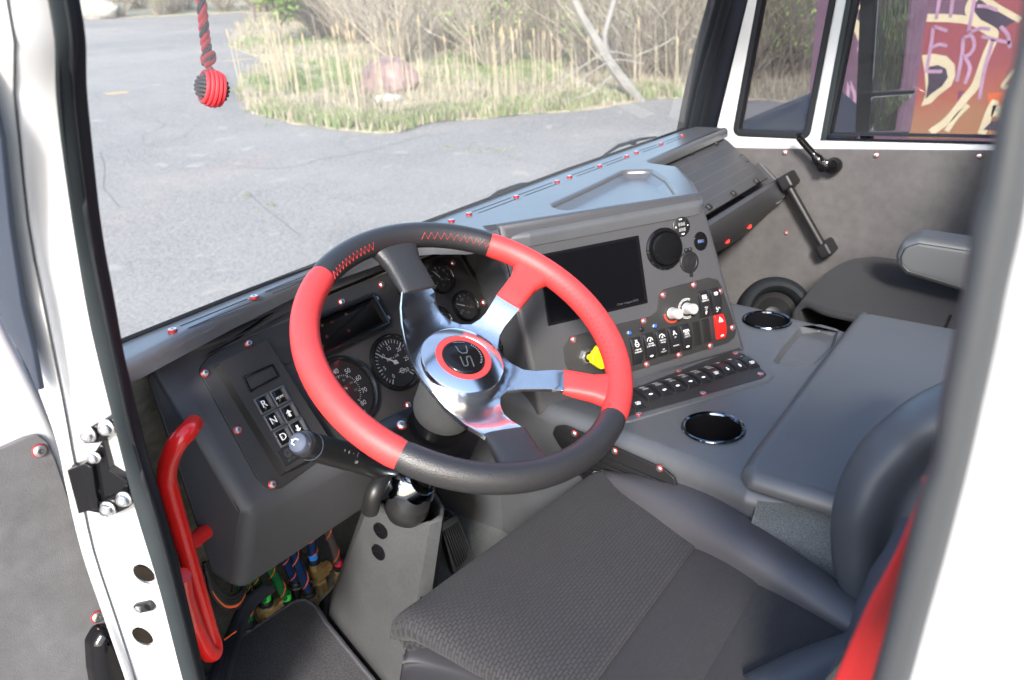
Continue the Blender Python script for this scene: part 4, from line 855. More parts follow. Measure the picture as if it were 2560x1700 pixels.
# ------------------------------------------------------------ steering column, stalk and floor pedestal
col = thing('steering_column', 'black steering column below the wheel with control stalk and grey trimmed pedestal', 'steering column', (.66, .9, -1.0))
cfr = lambda t: Fr(WC - wn * t, WF.a, WF.b)
m = MB(); m.lathe(cfr(0), [(.040, -.052), (.0415, -.06), (.0425, -.135), (.041, -.142), (.03, -.143)], 40, 0, caps=False); m.build('boot', ['ped_trim'], col)
m = MB(); m.lathe(cfr(0), [(.036, -.135), (.036, -.20), (.038, -.202), (.038, -.212), (.030, -.215), (.028, -.44)], 36, 0, caps=False); m.build('shaft_cover', ['gloss_black'], col)
BF = cfr(.158); bpx = lambda pts, h=0: [BF.px(u, v, h) for u, v in pts]
m = MB(); m.slab(BF, rnd(bpx([(944, 1054), (1040, 1008), (1110, 985), (1215, 1060), (1180, 1140), (1120, 1168), (1062, 1150), (990, 1095)]), .006), -.006, 0, .0015, 0);
br_ = m.build('mounting_bracket', ['gloss_black'], col)
put(SCR_S, 'bolt', br_, BF.atpx(1004, 1063, 0, 0))
m = MB(); j = P(1018, 1262, y=.690); f = Fr(j, (1, 0, 0), (0, .5, .86))
m.lathe(Fr(j, (1, .2, 0), (0, .8, .6)), [(.0, -.03), (.02, -.027), (.031, -.012), (.033, .004), (.028, .018), (.016, .025), (.012, .018), (.007, .006), (0, .004)], 30, 0, caps=False)
m.build('knuckle_joint', ['plastic_black'], col)
m = MB(); j2 = P(1022, 1215, y=.700); m.lathe(Fr(j2, (1, .2, 0), (0, .55, .8)), [(.039, -.022), (.041, .0), (.036, .018), (.024, .030), (.016, .028)], 30, 0, caps=False); m.build('joint_collar', ['chrome_dark'], col, solid=.003)
m = MB(); m.tube(cat([P(975, 1150, y=.71), P(955, 1195, y=.70), P(935, 1235, y=.695), P(925, 1275, y=.71)], 4), .0125, 14, 0); m.build('cable_sleeve', ['plastic_black'], col)
# pedestal
ptop = [P(926, 1274, x=.64), P(958, 1254, x=.645), P(985, 1275, x=.648), P(1025, 1306, x=.65), P(1079, 1296, x=.655), P(1102, 1268, x=.70)]
A1, A2, A3 = P(926, 1274, x=.64), P(1078, 1300, x=.655), P(1102, 1268, x=.72)
B1, B2, B3 = P(829, 1543, z=-.985), P(1000, 1760, z=-.985), P(1030, 1640, z=-.985)
d1 = V((.09, .05, 0))
tops = [A1, P(958, 1256, x=.642), P(985, 1278, x=.645), P(1025, 1307, x=.648), P(1055, 1306, x=.652), A2, A2 + V((.012, -.006, .004)), A3, A3 + V((.02, .04, .01)), A1 + V((.10, .06, .01)), A1 + V((.02, .02, 0))]
bt_ = [B1, B1.lerp(B2, .2), B1.lerp(B2, .4), B1.lerp(B2, .6), B1.lerp(B2, .8), B2, B2 + V((.02, -.01, 0)), B2 + V((.10, .03, 0)), B2 + V((.14, .1, 0)), B1 + V((.15, .06, 0)), B1 + V((.03, .03, 0))]
secs = []
for t in (0, .03, .15, .35, .55, .75, .9, 1):
    e = t ** 1.15
    secs.append([a.lerp(b, e) for a, b in zip(tops, bt_)])
m = MB(); m.loft(secs, 0, close=True); ped = m.build('pedestal', ['ped_trim'], col, smooth=40, solid=.006)
m = MB(); fl = [p + V((0, 0, -.005)) for p in bt_]; fo = [p + (p - V((.72, .85, -.985))).normalized() * .028 + V((0, 0, -.012)) for p in bt_]
m.loft([fl, [(a + b) / 2 + V((0, 0, .006)) for a, b in zip(fl, fo)], fo], 0, close=True); m.build('pedestal_flange', ['rubber_grey'], col, solid=.002)
ln = (A2 - A1).normalized(); LFp = Fr(A1, A2 - A1, (B1 - A1))
for u, v in ((959, 1321), (954, 1375)):
    f = hit(ped, u, v)
    m = MB(); m.lathe(f.at(0, 0, 0, .001), [(.0142, -.004), (.0142, .005), (.0132, .0078), (.0095, .0088), (0, .0090)], 30, 0, caps=False); m.build('plug', ['gloss_black'], col)
# stalk
s1, s2, s3, s4 = P(742, 1106, y=.640), P(772, 1115, y=.650), P(865, 1140, y=.672), P(990, 1160, y=.72)
ax = (s3 - s1).normalized(); STF = Fr(s1, ax.cross(V((0, 0, 1))), ax.cross(ax.cross(V((0, 0, 1)))));
STF = Fr(s1, V((0, 0, 1)).cross(ax), -ax.cross(V((0, 0, 1)).cross(ax)) * -1)
if STF.n.dot(ax) < 0: STF = Fr(s1, -STF.a, STF.b)
Ls = (s3 - s1).length
m = MB(); m.lathe(STF, [(.0, -.002), (.007, -.0015), (.0105, .001), (.0115, .005), (.0115, .008)], 28, 2, caps=False)
m.lathe(STF, [(.0115, .008), (.0135, .008), (.0155, .011), (.0160, .014), (.0160, .030)], 32, 0, caps=False); m.lathe(STF, [(.0164, .030), (.0164, .0315)], 32, 2)
m.lathe(STF, [(.0160, .0315), (.0165, .05), (.0175, Ls), (.0178, Ls + .002), (.017, Ls + .02), (.015, Ls + .04)], 32, 1, caps=False)
m.tube([s3, s3.lerp(s4, .5) + V((0, 0, -.006)), s4], [.0168, .019, .02], 18, 0)
sk = m.build('control_stalk', ['switch_black', 'plastic_black', 'stalk_cap'], col)
tf = Fr(s1 - ax * .0021, (.86, -.5, 0), (.2, .3, .9)); tf = Fr(s1 - ax * .0026, V((1, 0, 0)) - ax * ax.x, V((0, 0, 1)))
if tf.n.dot(ax) > 0: tf = Fr(tf.O, -tf.a, tf.b)
m = MB(); m.line(tf, [(-.004, -.003), (.004, -.003), (.003, .0035), (-.003, .0035)], .0013, 0, 0, close=True); m.line(tf, [(0, .0035), (0, .0055)], .0013, 0, 0)
cd = -(ray(820, 1120).normalized()); cd = (cd - ax * cd.dot(ax)).normalized(); sf = Fr(s1 + ax * (Ls - .012) + cd * .0178, ax, cd.cross(ax))
for k in range(4): m.text(sf, ('>', 'o', '-', '|')[k], .006, -.03 + k * .012, .006, .0004, 0, 0)
m.text(sf, 'OFF', .005, .008, -.004, .0006, 0, 0); m.build('stalk_marks', ['white_print'], sk)

# ------------------------------------------------------------ pedal, mat, floor carpet, hoses
pd = thing('accelerator_pedal', 'ribbed black accelerator pedal beside the grey pedestal', 'pedal', P(1140, 1400, z=-.99))
pf = Fr(P(1140, 1350, z=-.93), (1, -.1, 0), (0, .62, .6)); pq = [pf.px(u, v) for u, v in ((1100, 1308), (1142, 1285), (1188, 1392), (1150, 1440), (1135, 1440))]
pf2 = pf; m = MB(); m.slab(pf, rnd(pq, .004), -.014, 0, .002, 0); a, b, c, d = [V(pf.px(*q)) for q in ((1103, 1312), (1140, 1290), (1185, 1392), (1142, 1425))]
for k in range(8): t = (k + .5) / 8; m.tube([pf.w(*(a.lerp(b, t).lerp(d.lerp(c, t), .14)), .001), pf.w(*(a.lerp(b, t).lerp(d.lerp(c, t), .96)), .001)], .0022, 8, 0)
m.build('pad', ['plastic_black'], pd); m = MB(); m.tube([pf.w(*a.lerp(b, .5), -.012), P(1120, 1250, y=1.02), P(1115, 1200, y=1.05)], .011, 12); m.build('arm', ['plastic_black'], pd)
mt_ = thing('floor_mat', 'dark grey carpet floor mat with stitched edge in the driver footwell', 'mat', (.5, .85, -.985))
ZM = Fr((0, 0, -.965), (1, 0, 0), (0, 1, 0)); zq = [ZM.px(u, v) for u, v in ((470, 1760), (520, 1690), (576, 1612), (653, 1557), (730, 1506), (762, 1496), (790, 1516), (815, 1556), (868, 1622), (945, 1715), (1100, 1900), (700, 2000))]
mr_ = rnd(zq, .02); m = MB(); m.slab(ZM, mr_, -.016, 0, .003, 0); m.build('pile', ['carpet_dark'], mt_)
m = MB(); lp_ = [ZM.w(x, y, -.004) for x, y in mr_]; m.tube(lp_ + [lp_[0]], .0055, 8, 0); m.build('stitched_edge', ['mat_edge'], mt_)
m = MB(); m.box(LF, .30, .90, .04, .01, .90, .62, -1.02); m.net([[V((.70, 1.28, -.80)), V((.80, 1.28, -.80)), V((.95, 1.28, -.80))], [V((.72, 1.05, -.97)), V((.82, 1.05, -.96)), V((.95, 1.05, -.92))], [V((.74, .7, -.975)), V((.83, .7, -.965)), V((.95, .7, -.93))], [V((.74, .3, -.975)), V((.83, .3, -.965)), V((.95, .3, -.93))]], 4, 4, 0)
fc = m.build('carpet', ['carpet_grey'], cab); fc['label'] = 'grey speckled carpet around the engine tunnel'
m = MB(); m.box(LF, 1.1, 1.3, .02, .008, 1.6, .6, -1.0); m.build('carpet', ['suede_brown'], cab)
FLZ = -.99
hoses = [('green', 'brass', [(610, 1478), (614, 1520), (620, 1562)], 17, 'dark green braided air hose ending in a black collar beside the floor mat', 'dark', (621, 1580)),
         ('green', 'brass', [(640, 1455), (652, 1480), (664, 1500)], 13, 'short dark green air hose with bright green collar on a brass elbow', 'green', (668, 1545)),
         ('green', 'black', [(680, 1430), (698, 1462), (716, 1497)], 12, 'dark green air hose with bright green collar behind the mat corner', 'green', (718, 1512)),
         ('blue', 'black', [(716, 1403), (728, 1430), (739, 1452)], 12, 'dark blue air hose ending in a tall black collar', 'dark', (740, 1478)),
         ('blue', 'brass', [(738, 1395), (755, 1435), (772, 1478)], 12, 'longest dark blue air hose in a small brass nut', 'dark', (776, 1502)),
         ('blue', 'brass', [(780, 1360), (782, 1380), (784, 1396)], 11, 'short blue air hose with light blue collar on the largest brass fitting', 'blue', (800, 1465)),
         ('braid', 'brass', [(822, 1330), (836, 1372), (847, 1412)], 10, 'grey braided air hose with red collar on a brass nut beside the pedestal', 'red', (852, 1445))]
colm = {'dark': 'plastic_black', 'green': 'green_bright', 'blue': 'blue_bright', 'red': 'magenta_red'}
for i, (c_, end, pts, rp, lab, cc, base) in enumerate(hoses):
    bb = P(*base, z=FLZ + .012); y0 = bb.y; q = [P(u, v, y=y0) for u, v in pts]; dep = -(XC.z * q[1].x + YC.z * q[1].y + ZC.z * q[1].z); r = rp * dep / F
    h = thing('air_hose', lab, 'air hose', P(base[0], base[1], z=FLZ), 'air hoses and fittings under the dashboard')
    dr = (q[-1] - q[0]).normalized(); m = MB(); m.tube(cat([q[0] - dr * .10 + V((0, .02, 0)), q[0] - dr * .03] + q, 4), r, 14, 0); ho = m.build('hose', ['hose_' + c_], h)
    m = MB(); n_ = 26; a_ = q[0] - dr * .02; Lh = (q[-1] - a_).length; u_ = dr.cross(V((0, 1, 0))).normalized(); w2 = dr.cross(u_)
    m.tube([a_ + dr * (Lh * k / n_) + (u_ * math.cos(k * .42) + w2 * math.sin(k * .42)) * (r + .0006) for k in range(n_ + 1)], .0009, 5); m.build('tracer_thread', ['orange_wire'], ho)
    e = q[-1]; dn = (bb - e); Ld = dn.length; dn = dn.normalized() if Ld > .01 else -V((0, 0, 1)); ff = Fr(e, dn.cross(V((0, 1, 0))), V((0, 1, 0))); 
    ff = Fr(e, V((0, 1, 0)).cross(dn), dn.cross(V((0, 1, 0)).cross(dn)))
    m = MB(); m.lathe(ff, [(r * 1.02, -.012), (r * 1.06, -.012), (r * 1.06, .001)], 18, 0, caps=False)
    m.lathe(ff, [(r * 1.4, .0), (r * 1.45, .002), (r * 1.45, .008), (r * 1.3, .010)], 18, 1); m.lathe(ff, [(r * 1.35, .010), (r * 1.35, .013)], 18, 2); m.build('collar', [colm[cc], 'plastic_black', 'steel'], h)
    m = MB(); 
    if end == 'brass':
        m.lathe(ff, [(r * 1.35, .012), (r * 1.5, .013), (r * 1.5, .022), (r * 1.25, .024)], 6, 0); m.lathe(ff, [(r * 1.2, .024), (r * 1.2, max(.034, Ld * .7))], 18, 0)
        if i in (1, 5): bf = Fr(ff.w(0, 0, max(.03, Ld * .55)), (1, 0, 0), (0, 1, 0)); m.box(bf, r * 3.4, r * 3.2, r * 2.6, .002, r * .6, 0, -r); m.lathe(Fr(bf.O, (0, 1, 0), (0, 0, 1)), [(r * 1.3, 0), (r * 1.3, r * 3.6), (r * .9, r * 3.9)], 6, 0)
        m.lathe(Fr(P(base[0], base[1], z=FLZ), (1, 0, 0), (0, 1, 0)), [(r * 1.9, -.02), (r * 1.9, .012), (r * 1.4, .016)], 6, 0)
    else: m.lathe(ff, [(r * 1.3, .012), (r * 1.3, max(.03, Ld)), (r * 1.5, max(.032, Ld) + .001)], 18, 0)
    m.build('fitting', ['brass' if end == 'brass' else 'plastic_black'], h)
lo_ = thing('wiring_loom', 'black braided wiring loom with orange tracer running along the door side of the mat', 'wiring loom', P(560, 1620, z=-.97))
for k in range(3):
    m = MB(); m.tube(cat([P(660 + k * 9, 1470, y=1.0), P(612 + k * 8, 1512, y=.99), P(580 + k * 8, 1580, y=.95), P(562 + k * 9, 1625, y=.90), P(535 + k * 12, 1700, y=.80), P(520 + k * 12, 1780, y=.75)], 6), .0085, 10, 0); m.build('braided_sleeve', ['hose_braid2'], lo_)
m = MB(); 
for a, b in (((560, 1600), (590, 1578)), ((542, 1664), (556, 1650)), ((538, 1690), (544, 1672))): m.tube([P(*a, y=.87), P(*b, y=.87)], .0012, 6)
m.build('orange_tie', ['orange_wire'], lo_)
wi = thing('wire_bundle', 'loop of orange and black wires hanging under the dashboard corner', 'wires', P(560, 1500, y=.86))
for k, (mt, r, d) in enumerate((('orange_wire', .0032, 0), ('plastic_black', .0040, -8), ('plastic_black', .0035, -16), ('plastic_black', .003, -24), ('plastic_black', .003, 8))):
    m = MB(); m.tube(cat([P(515 + d * .2, 1430 + d, y=.86), P(530, 1478 + d, y=.86), P(560, 1512 + d, y=.86), P(590, 1512 + d, y=.86), P(606, 1492 + d, y=.87), P(612, 1462 + d, y=.88)], 6), r, 8); m.build('wire', [mt], wi)

# ------------------------------------------------------------ red entry grab handle
rh = thing('entry_grab_bar', 'glossy red tubular entry bar beside the driver doorway', 'grab handle', P(500, 1500, x=.372))
hx_ = .372; rr = .0114
pa = [P(484, 1060, x=.42), P(468, 1080, x=.400), P(443, 1108, x=.385), P(424, 1148, x=.376), P(417, 1190, x=hx_), P(424, 1228, x=hx_), P(450, 1322, x=hx_), P(490, 1462, x=hx_), P(524, 1582, x=hx_), P(534, 1612, x=.371), P(533, 1632, x=.365), P(518, 1628, x=.356), P(500, 1596, x=.348), P(478, 1545, x=.338), P(462, 1495, x=.333), P(452, 1440, x=.33)]
m = MB(); m.tube(cat(pa, 6), rr, 22, 0); m.build('tube', ['red_paint'], rh)
m = MB(); m.tube([P(466, 1366, x=hx_ + .002), P(526, 1320, x=.424)], .0105, 20, 0); m.build('stub_mount', ['red_paint'], rh)

# ------------------------------------------------------------ seats
def seat_net(name, rows, mt, par, n=6, solid=.012, flip=False):
    m = MB(); m.net(rows, n, n, 0, flip); return m.build(name, [mt], par, smooth=60, solid=solid)
ds_ = thing('driver_seat', 'dark grey cloth driver seat with leather-look side bolsters, directly below the steering wheel', 'seat', (.70, .25, -1.0))
def L3(u, v, z): return P(u, v, z=z)
le = [L3(1010, 1560, -.70), L3(1090, 1612, -.70), L3(1180, 1655, -.705), L3(1268, 1704, -.71)]
re = [L3(1488, 1192, -.692), L3(1610, 1300, -.697), L3(1775, 1397, -.70), L3(1928, 1492, -.705), L3(2085, 1585, -.71)]
def row(y, z, zl, zr, dz=0):
    # left and right fabric edges interpolated at this y
    def xat(e, y):
        for a, b in zip(e, e[1:]):
            if a.y >= y >= b.y: return a.x + (b.x - a.x) * (a.y - y) / (a.y - b.y)
        return e[0].x if y > e[0].y else e[-1].x + (e[-1].x - e[-2].x) * (e[-1].y - y) / (e[-2].y - e[-1].y) * .3
    xl_, xr_ = xat(le, y), xat(re, y); o = [V((xl_ + .04, y, z - .040)), V((xl_ + .003, y, z - .020))]
    for t in (0, .12, .35, .65, .88, 1): o.append(V((xl_ + (xr_ - xl_) * t, y + .0 * t, z + (zl * max(0, 1 - t / .12) + zr * max(0, (t - .88) / .12)))))
    return o
def front(y, z, ex=0):
    a, b = le[0], re[0]; o = [V((a.x + .04, a.y + min(y, -.006) - .012, z - .010 - max(0, (z + .72) * .8))), V((a.x + .003, a.y + y - .003, z - .004 - max(0, (z + .72) * .4)))]
    for t in (0, .12, .35, .65, .88, 1): o.append(V((a.x + (b.x - a.x) * t, a.y + (b.y - a.y) * t + y, z)))
    return o
rows = [front(-.004, -.738), front(.008, -.722), front(.006, -.706), front(-.006, -.694), front(-.03, -.684), row(.46, -.682, -.012, -.006), row(.39, -.686, -.008, .0), row(.322, -.695, -.006, 0)]
seat_net('seat_cushion', rows, 'seat_fabric', ds_)
seat_net('seat_panel', [row(.322, -.703, -.005, 0), row(.312, -.697, -.004, 0), row(.27, -.694, -.003, 0), row(.235, -.697, -.003, 0), row(.2265, -.703, -.004, 0)], 'seat_fabric_ribbed', ds_, 5)
seat_net('seat_panel', [row(.2265, -.705, -.004, 0), row(.216, -.699, -.004, 0), row(.15, -.697, -.004, 0), row(.10, -.70, -.004, 0), row(.092, -.708, -.004, 0)], 'seat_fabric_ribbed', ds_, 5)
seat_net('seat_panel', [row(.092, -.706, -.004, 0), row(.08, -.70, 0, 0), row(.0, -.70, 0, 0), row(-.1, -.69, 0, 0)], 'seat_fabric_ribbed', ds_, 4)
c0 = [L3(1478, 1196, -.70), L3(1490, 1192, -.697), L3(1610, 1302, -.70), L3(1775, 1399, -.702), L3(1928, 1494, -.706), L3(2085, 1587, -.712), L3(2180, 1640, -.715)]
c1 = [L3(1505, 1190, -.690), L3(1570, 1215, -.672), L3(1690, 1275, -.662), L3(1850, 1370, -.664), L3(1990, 1460, -.672), L3(2120, 1550, -.68), L3(2200, 1600, -.68)]
c2 = [L3(1540, 1204, -.700), L3(1655, 1203, -.675), L3(1775, 1243, -.668), L3(1895, 1338, -.670), L3(2045, 1447, -.675), L3(2135, 1507, -.68), L3(2220, 1560, -.68)]
c3 = [p + V((.004, .012, -.035)) for p in c2]; c4 = [p + V((-.012, .0, -.10)) for p in c2]
seat_net('side_bolster', list(zip(*[c0, c1, c2, c3, c4])), 'vinyl', ds_, 6)
m = MB(); m.tube(cat([p + V((.001, .004, -.002)) for p in c2], 8), .0016, 6); m.build('seam_piping', ['plastic_black'], ds_)
# lower left bolster
d0 = [L3(1010, 1640, -.76), L3(1080, 1640, -.755), L3(1180, 1665, -.75), L3(1300, 1715, -.75), L3(1400, 1760, -.75)]
d1_ = [L3(1004, 1668, -.775), L3(1040, 1668, -.768), L3(1120, 1690, -.762), L3(1220, 1735, -.76), L3(1330, 1790, -.76)]
d2 = [p + V((-.01, -.004, -.02)) for p in [L3(1000, 1690, -.78), L3(1010, 1708, -.775), L3(1060, 1740, -.77), L3(1140, 1790, -.77), L3(1240, 1850, -.77)]]
dm = [p + V((.07, .03, .03)) for p in d0]; de = [p + V((0, 0, -.06)) for p in d2]
seat_net('side_bolster', list(zip(*[dm, d0, d1_, d2, de])), 'vinyl_dark', ds_, 5)
for yy in (.322, .2265, .092):
    q_ = row(yy, -.6985, -.004, 0)[2:]; m = MB(); m.tube(cat(q_, 4), .0030, 6); m.build('seam', ['dark_void'], ds_)
# rear part: backrest bolster (right), left bolster and backrest
def blob(rows, mt, nm, par, n=6, **k): return seat_net(nm, rows, mt, par, n, **k)
PD = lambda u, v, d: ray(u, v) * d
b0 = [PD(2140, 1500, .93), PD(2119, 1447, .93), PD(2104, 1385, .93), PD(2104, 1294, .92), PD(2126, 1203, .91), PD(2170, 1126, .90), PD(2210, 1082, .89), PD(2283, 1024, .87), PD(2352, 986, .86), PD(2450, 950, .85)]
def mv(q, d): return [p + V(d) for p in q]
b1 = [PD(2150, 1500, .92), PD(2152, 1430, .905), PD(2150, 1355, .895), PD(2158, 1275, .88), PD(2185, 1205, .87), PD(2225, 1150, .86), PD(2266, 1110, .85), PD(2330, 1065, .83), PD(2395, 1032, .82), PD(2480, 1000, .81)]
b2 = [PD(2175, 1500, .93), PD(2200, 1430, .92), PD(2215, 1350, .90), PD(2235, 1280, .885), PD(2265, 1215, .875), PD(2300, 1170, .865), PD(2340, 1135, .855), PD(2400, 1100, .84), PD(2450, 1080, .83), PD(2520, 1060, .82)]
bm1 = mv(b0, (.03, -.03, -.01)); bz = mv(b2, (.0, -.03, -.01))
seat_net('backrest_bolster', [bm1, b0, b1, b2, bz], 'vinyl_blue', ds_, 6)
seat_net('backrest', [mv(b2, (.01, -.012, -.004)), [PD(2175, 1560, .9), PD(2225, 1490, .9), PD(2260, 1420, .89), PD(2290, 1340, .875), PD(2330, 1270, .86), PD(2370, 1220, .85), PD(2410, 1180, .84), PD(2450, 1150, .83), PD(2500, 1130, .82), PD(2560, 1120, .81)], [p + V((-.22, -.02, 0)) for p in b2], [p + V((-.34, -.01, 0)) for p in b2]], 'seat_fabric_ribbed', ds_, 6)
seat_net('side_bolster', [[L3(1870, 1715, -.70), L3(1990, 1655, -.70), L3(2120, 1606, -.70), L3(2240, 1560, -.70)], [L3(1880, 1720, -.675), L3(2000, 1664, -.672), L3(2130, 1618, -.67), L3(2250, 1575, -.67)], [L3(1900, 1765, -.665), L3(2030, 1715, -.66), L3(2160, 1665, -.66), L3(2290, 1620, -.66)], [L3(1930, 1850, -.68), L3(2060, 1800, -.68), L3(2190, 1750, -.68), L3(2330, 1700, -.68)], [L3(1930, 1950, -.74), L3(2060, 1900, -.74), L3(2190, 1850, -.74), L3(2330, 1800, -.74)]], 'vinyl_blue', ds_, 6)
m = MB(); a_, b_ = le[0], re[0]; m.net([[V((a_.x + .03 + (b_.x - a_.x) * t, a_.y - .045 + (b_.y - a_.y) * t - .02 * (zz < -.8), zz)) for t in (0, .3, .7, .95)] for zz in (-.735, -.80, -.86)], 4, 4); m.build('front_valance', ['vinyl_dark'], ds_, solid=.01)
m = MB(); m.box(LF, .42, .52, .16, .02, .72, .22, -.99); m.build('seat_base', ['plastic_black'], ds_)
# seat belts
sb = thing('seat_belt', 'bright red seat belt webbing hanging beside the rear door pillar', 'seat belt', P(2200, 1600, x=.36))
Lb = [(2304, 1200), (2301, 1225), (2246, 1367), (2174, 1501), (2122, 1614), (2084, 1702), (2010, 1860)]; Rb = [(2308, 1190), (2318, 1225), (2290, 1385), (2250, 1549), (2226, 1640), (2205, 1702), (2150, 1860)]
A_ = cat([P(u, v, x=.335) for u, v in Lb], 6); B_ = cat([P(u, v, x=.365) for u, v in Rb], 6)
m = MB(); m.loft([[a, a.lerp(b, .33) + V((-.002, .0, .0)), a.lerp(b, .66) + V((-.003, 0, 0)), b] for a, b in zip(A_, B_)], 0); m.build('webbing', ['belt_red'], sb, solid=.0014)
s2_ = thing('seat_belt', 'dark navy seat belt webbing folded behind the red belt', 'seat belt', P(2200, 1500, x=.5))
Lb = [(2262, 1290), (2220, 1370), (2180, 1430), (2165, 1470), (2150, 1500), (2130, 1560), (2115, 1620)]; Rb = [(2330, 1290), (2290, 1370), (2250, 1430), (2235, 1470), (2210, 1520), (2190, 1580), (2170, 1650)]
A_ = cat([P(u, v, x=.52) for u, v in Lb], 6); B_ = cat([P(u, v, x=.50) for u, v in Rb], 6)
m = MB(); m.loft([[a, a.lerp(b, .5) + V((-.004, .0, .0)), b] for a, b in zip(A_, B_)], 0); m.build('webbing', ['belt_black'], s2_, solid=.002)
# passenger seat
ps = thing('passenger_seat', 'charcoal passenger seat with padded grey armrest, beyond the engine console', 'seat', (1.95, .25, -1.0))
Zp = -.66
f0 = [L3(2008, 795, Zp - .04), L3(2060, 740, Zp - .04), L3(2110, 690, Zp - .04), L3(2160, 672, Zp - .05)]
r1_ = [L3(2012, 770, Zp), L3(2050, 722, Zp), L3(2085, 685, Zp), L3(2130, 660, Zp + .004), L3(2170, 654, Zp)]
r0_ = [p + V((0, .012, -.035)) for p in r1_]; r00 = [p + V((0, -.02, -.11)) for p in r1_]
r2_ = [L3(2065, 790, Zp + .004), L3(2110, 745, Zp + .012), L3(2150, 705, Zp + .016), L3(2200, 676, Zp + .016), L3(2260, 664, Zp)]
r3_ = [L3(2170, 812, Zp + .004), L3(2210, 770, Zp + .008), L3(2250, 730, Zp + .012), L3(2300, 690, Zp + .016), L3(2350, 678, Zp)]
r4_ = [L3(2300, 838, Zp + .004), L3(2330, 790, Zp + .006), L3(2362, 745, Zp + .008), L3(2400, 705, Zp + .012), L3(2450, 690, Zp)]
r5_ = [L3(2500, 870, Zp + .0), L3(2520, 830, Zp), L3(2540, 780, Zp + .004), L3(2560, 740, Zp + .01), L3(2600, 720, Zp)]
seat_net('seat_cushion', [r00, r0_, r1_, r2_, r3_, r4_, r5_], 'seat_fabric_far', ps, 6)
m = MB(); m.box(LF, .5, .5, .24, .03, 1.88, .22, -.99); m.build('seat_base', ['plastic_black'], ps)
m = MB(); m.tube(cat([L3(2375, 790, Zp + .015), L3(2350, 850, Zp + .012), L3(2330, 875, Zp + .01)], 4), .004, 8); m.build('seam', ['plastic_black'], ps)
AF = Fr((1.72, 0, 0), (0, -1, 0), (0, 0, 1)); ap = [AF.px(u, v) for u, v in ((2236, 640), (2252, 608), (2295, 594), (2600, 640), (2600, 772), (2400, 732), (2262, 690), (2240, 668))]
m = MB(); m.slab(AF, rnd(ap, .02), -.07, 0, .018, 0, seg=5); m.build('armrest', ['vinyl_stack'], ps, smooth=60)
m = MB(); ins = inset(ap if area(ap) > 0 else list(reversed(ap)), .012); ins = rnd(ins, .015); m.tube([AF.w(x, y, -.0005) for x, y in ins] + [AF.w(*ins[0], -.0005)], .0011, 6); m.build('seam_piping', ['plastic_black'], ps)
m = MB(); m.net([[V((1.62, -.02, -.70)), V((1.72, .02, -.70)), V((1.9, .0, -.70)), V((2.05, .02, -.70))], [V((1.62, -.08, -.3)), V((1.72, -.05, -.3)), V((1.9, -.07, -.3)), V((2.05, -.05, -.3))], [V((1.66, -.16, .05)), V((1.74, -.13, .05)), V((1.9, -.15, .05)), V((2.0, -.13, .05))]], 5, 5); m.build('backrest', ['seat_fabric_far'], ps, solid=.08)
# round speaker pod in the passenger footwell
sk2 = thing('round_speaker', 'round black ring speaker pod low in the passenger footwell', 'speaker', P(1935, 800, x=1.75))
f = Fr(P(1942, 782, x=1.78), (.5, -.86, .0), (.38, .25, .88)); m = MB(); m.lathe(f, [(.090, -.06), (.092, -.02), (.090, -.006), (.084, .006), (.075, .011), (.066, .008), (.059, -.002), (.056, -.014), (.055, -.03)], 48, 0, caps=False); o = m.build('surround', ['rubber'], sk2)
m = MB(); m.lathe(f, [(.056, -.028), (.045, -.034), (.042, -.030), (.02, -.045), (0, -.04)], 40, 0, caps=False); m.build('cone', ['plastic_black'], sk2)

# ------------------------------------------------------------ hanging paracord ball
pb_ = thing('paracord_pendant', 'red and black braided paracord with monkey-fist ball hanging before the windshield', 'hanging cord', ray(530, 212) * .90)
dpt = .90; bc = ray(530, 221) * dpt; rb = .0195
m = MB(); m.lathe(Fr(bc, XC, YC), [(0.0001, -rb * .9)] + [(rb * .93 * math.cos(R_(a)), rb * .93 * math.sin(R_(a))) for a in range(-80, 81, 10)] + [(0.0001, rb * .9)], 30, 0, caps=False)
# wound cord bands: three orthogonal sets
Lx = V((-.889, .268, .291)).normalized(); Up = (V((0, 0, 1)) - Lx * Lx.z).normalized(); Fw = Lx.cross(Up)
sets = [(Up, Fw, Lx, 0, 1.0), (Lx, Fw, Up, 1, .92)]
m2 = MB()
for A1_, A2_, N_, mm, ks in sets:
    for k in range(5):
        o_ = (k - 2) * .0045; rr_ = math.sqrt(max(0, (rb * ks) ** 2 - o_ ** 2))
        for half in (0, 1):
            pts = [bc + N_ * o_ + (A1_ * math.cos(t) + A2_ * math.sin(t)) * rr_ for t in [half * math.pi + math.pi * j / 24 for j in range(25)]]
            m2.tube(pts, .0025 if mm == 0 else .0023, 8, mm)
m2.build('monkey_fist', ['cord_red', 'cord_black'], pb_)
m.build('core', ['cord_black'], pb_)
top_ = ray(500, -40) * dpt + V((0, 0, .0)); path = cat([ray(527, 178) * dpt, ray(522, 150) * dpt, ray(514, 105) * dpt, ray(508, 50) * dpt, ray(502, -30) * dpt, ray(497, -200) * dpt, ray(492, -420) * dpt], 10)
for k, mm in ((0, 'cord_red'), (1, 'cord_black'), (2, 'cord_red')):
    m = MB(); pts = []
    for i, p in enumerate(path[8:] if k else path):
        a = (i + (8 if k else 0)) * .55 + k * 2.094; am = .0034; pts.append(p + XC * math.cos(a) * 0 + V(XC) * 0)
    base_ = path[8:] if k else path; pts = []
    rgt = V((.66, -.75, 0)); fwd = V((.75, .66, 0))
    for i, p in enumerate(base_):
        a = (i + (8 if k else 0)) * .60 + k * 2.094; am = .0034 if i > 3 or k else .001; pts.append(p + rgt * math.cos(a) * am + fwd * math.sin(a) * am)
    m.tube(cat(pts, 2), .0031, 8); m.build('cord', [mm], pb_)
kn = ray(521, 146) * dpt; m = MB()
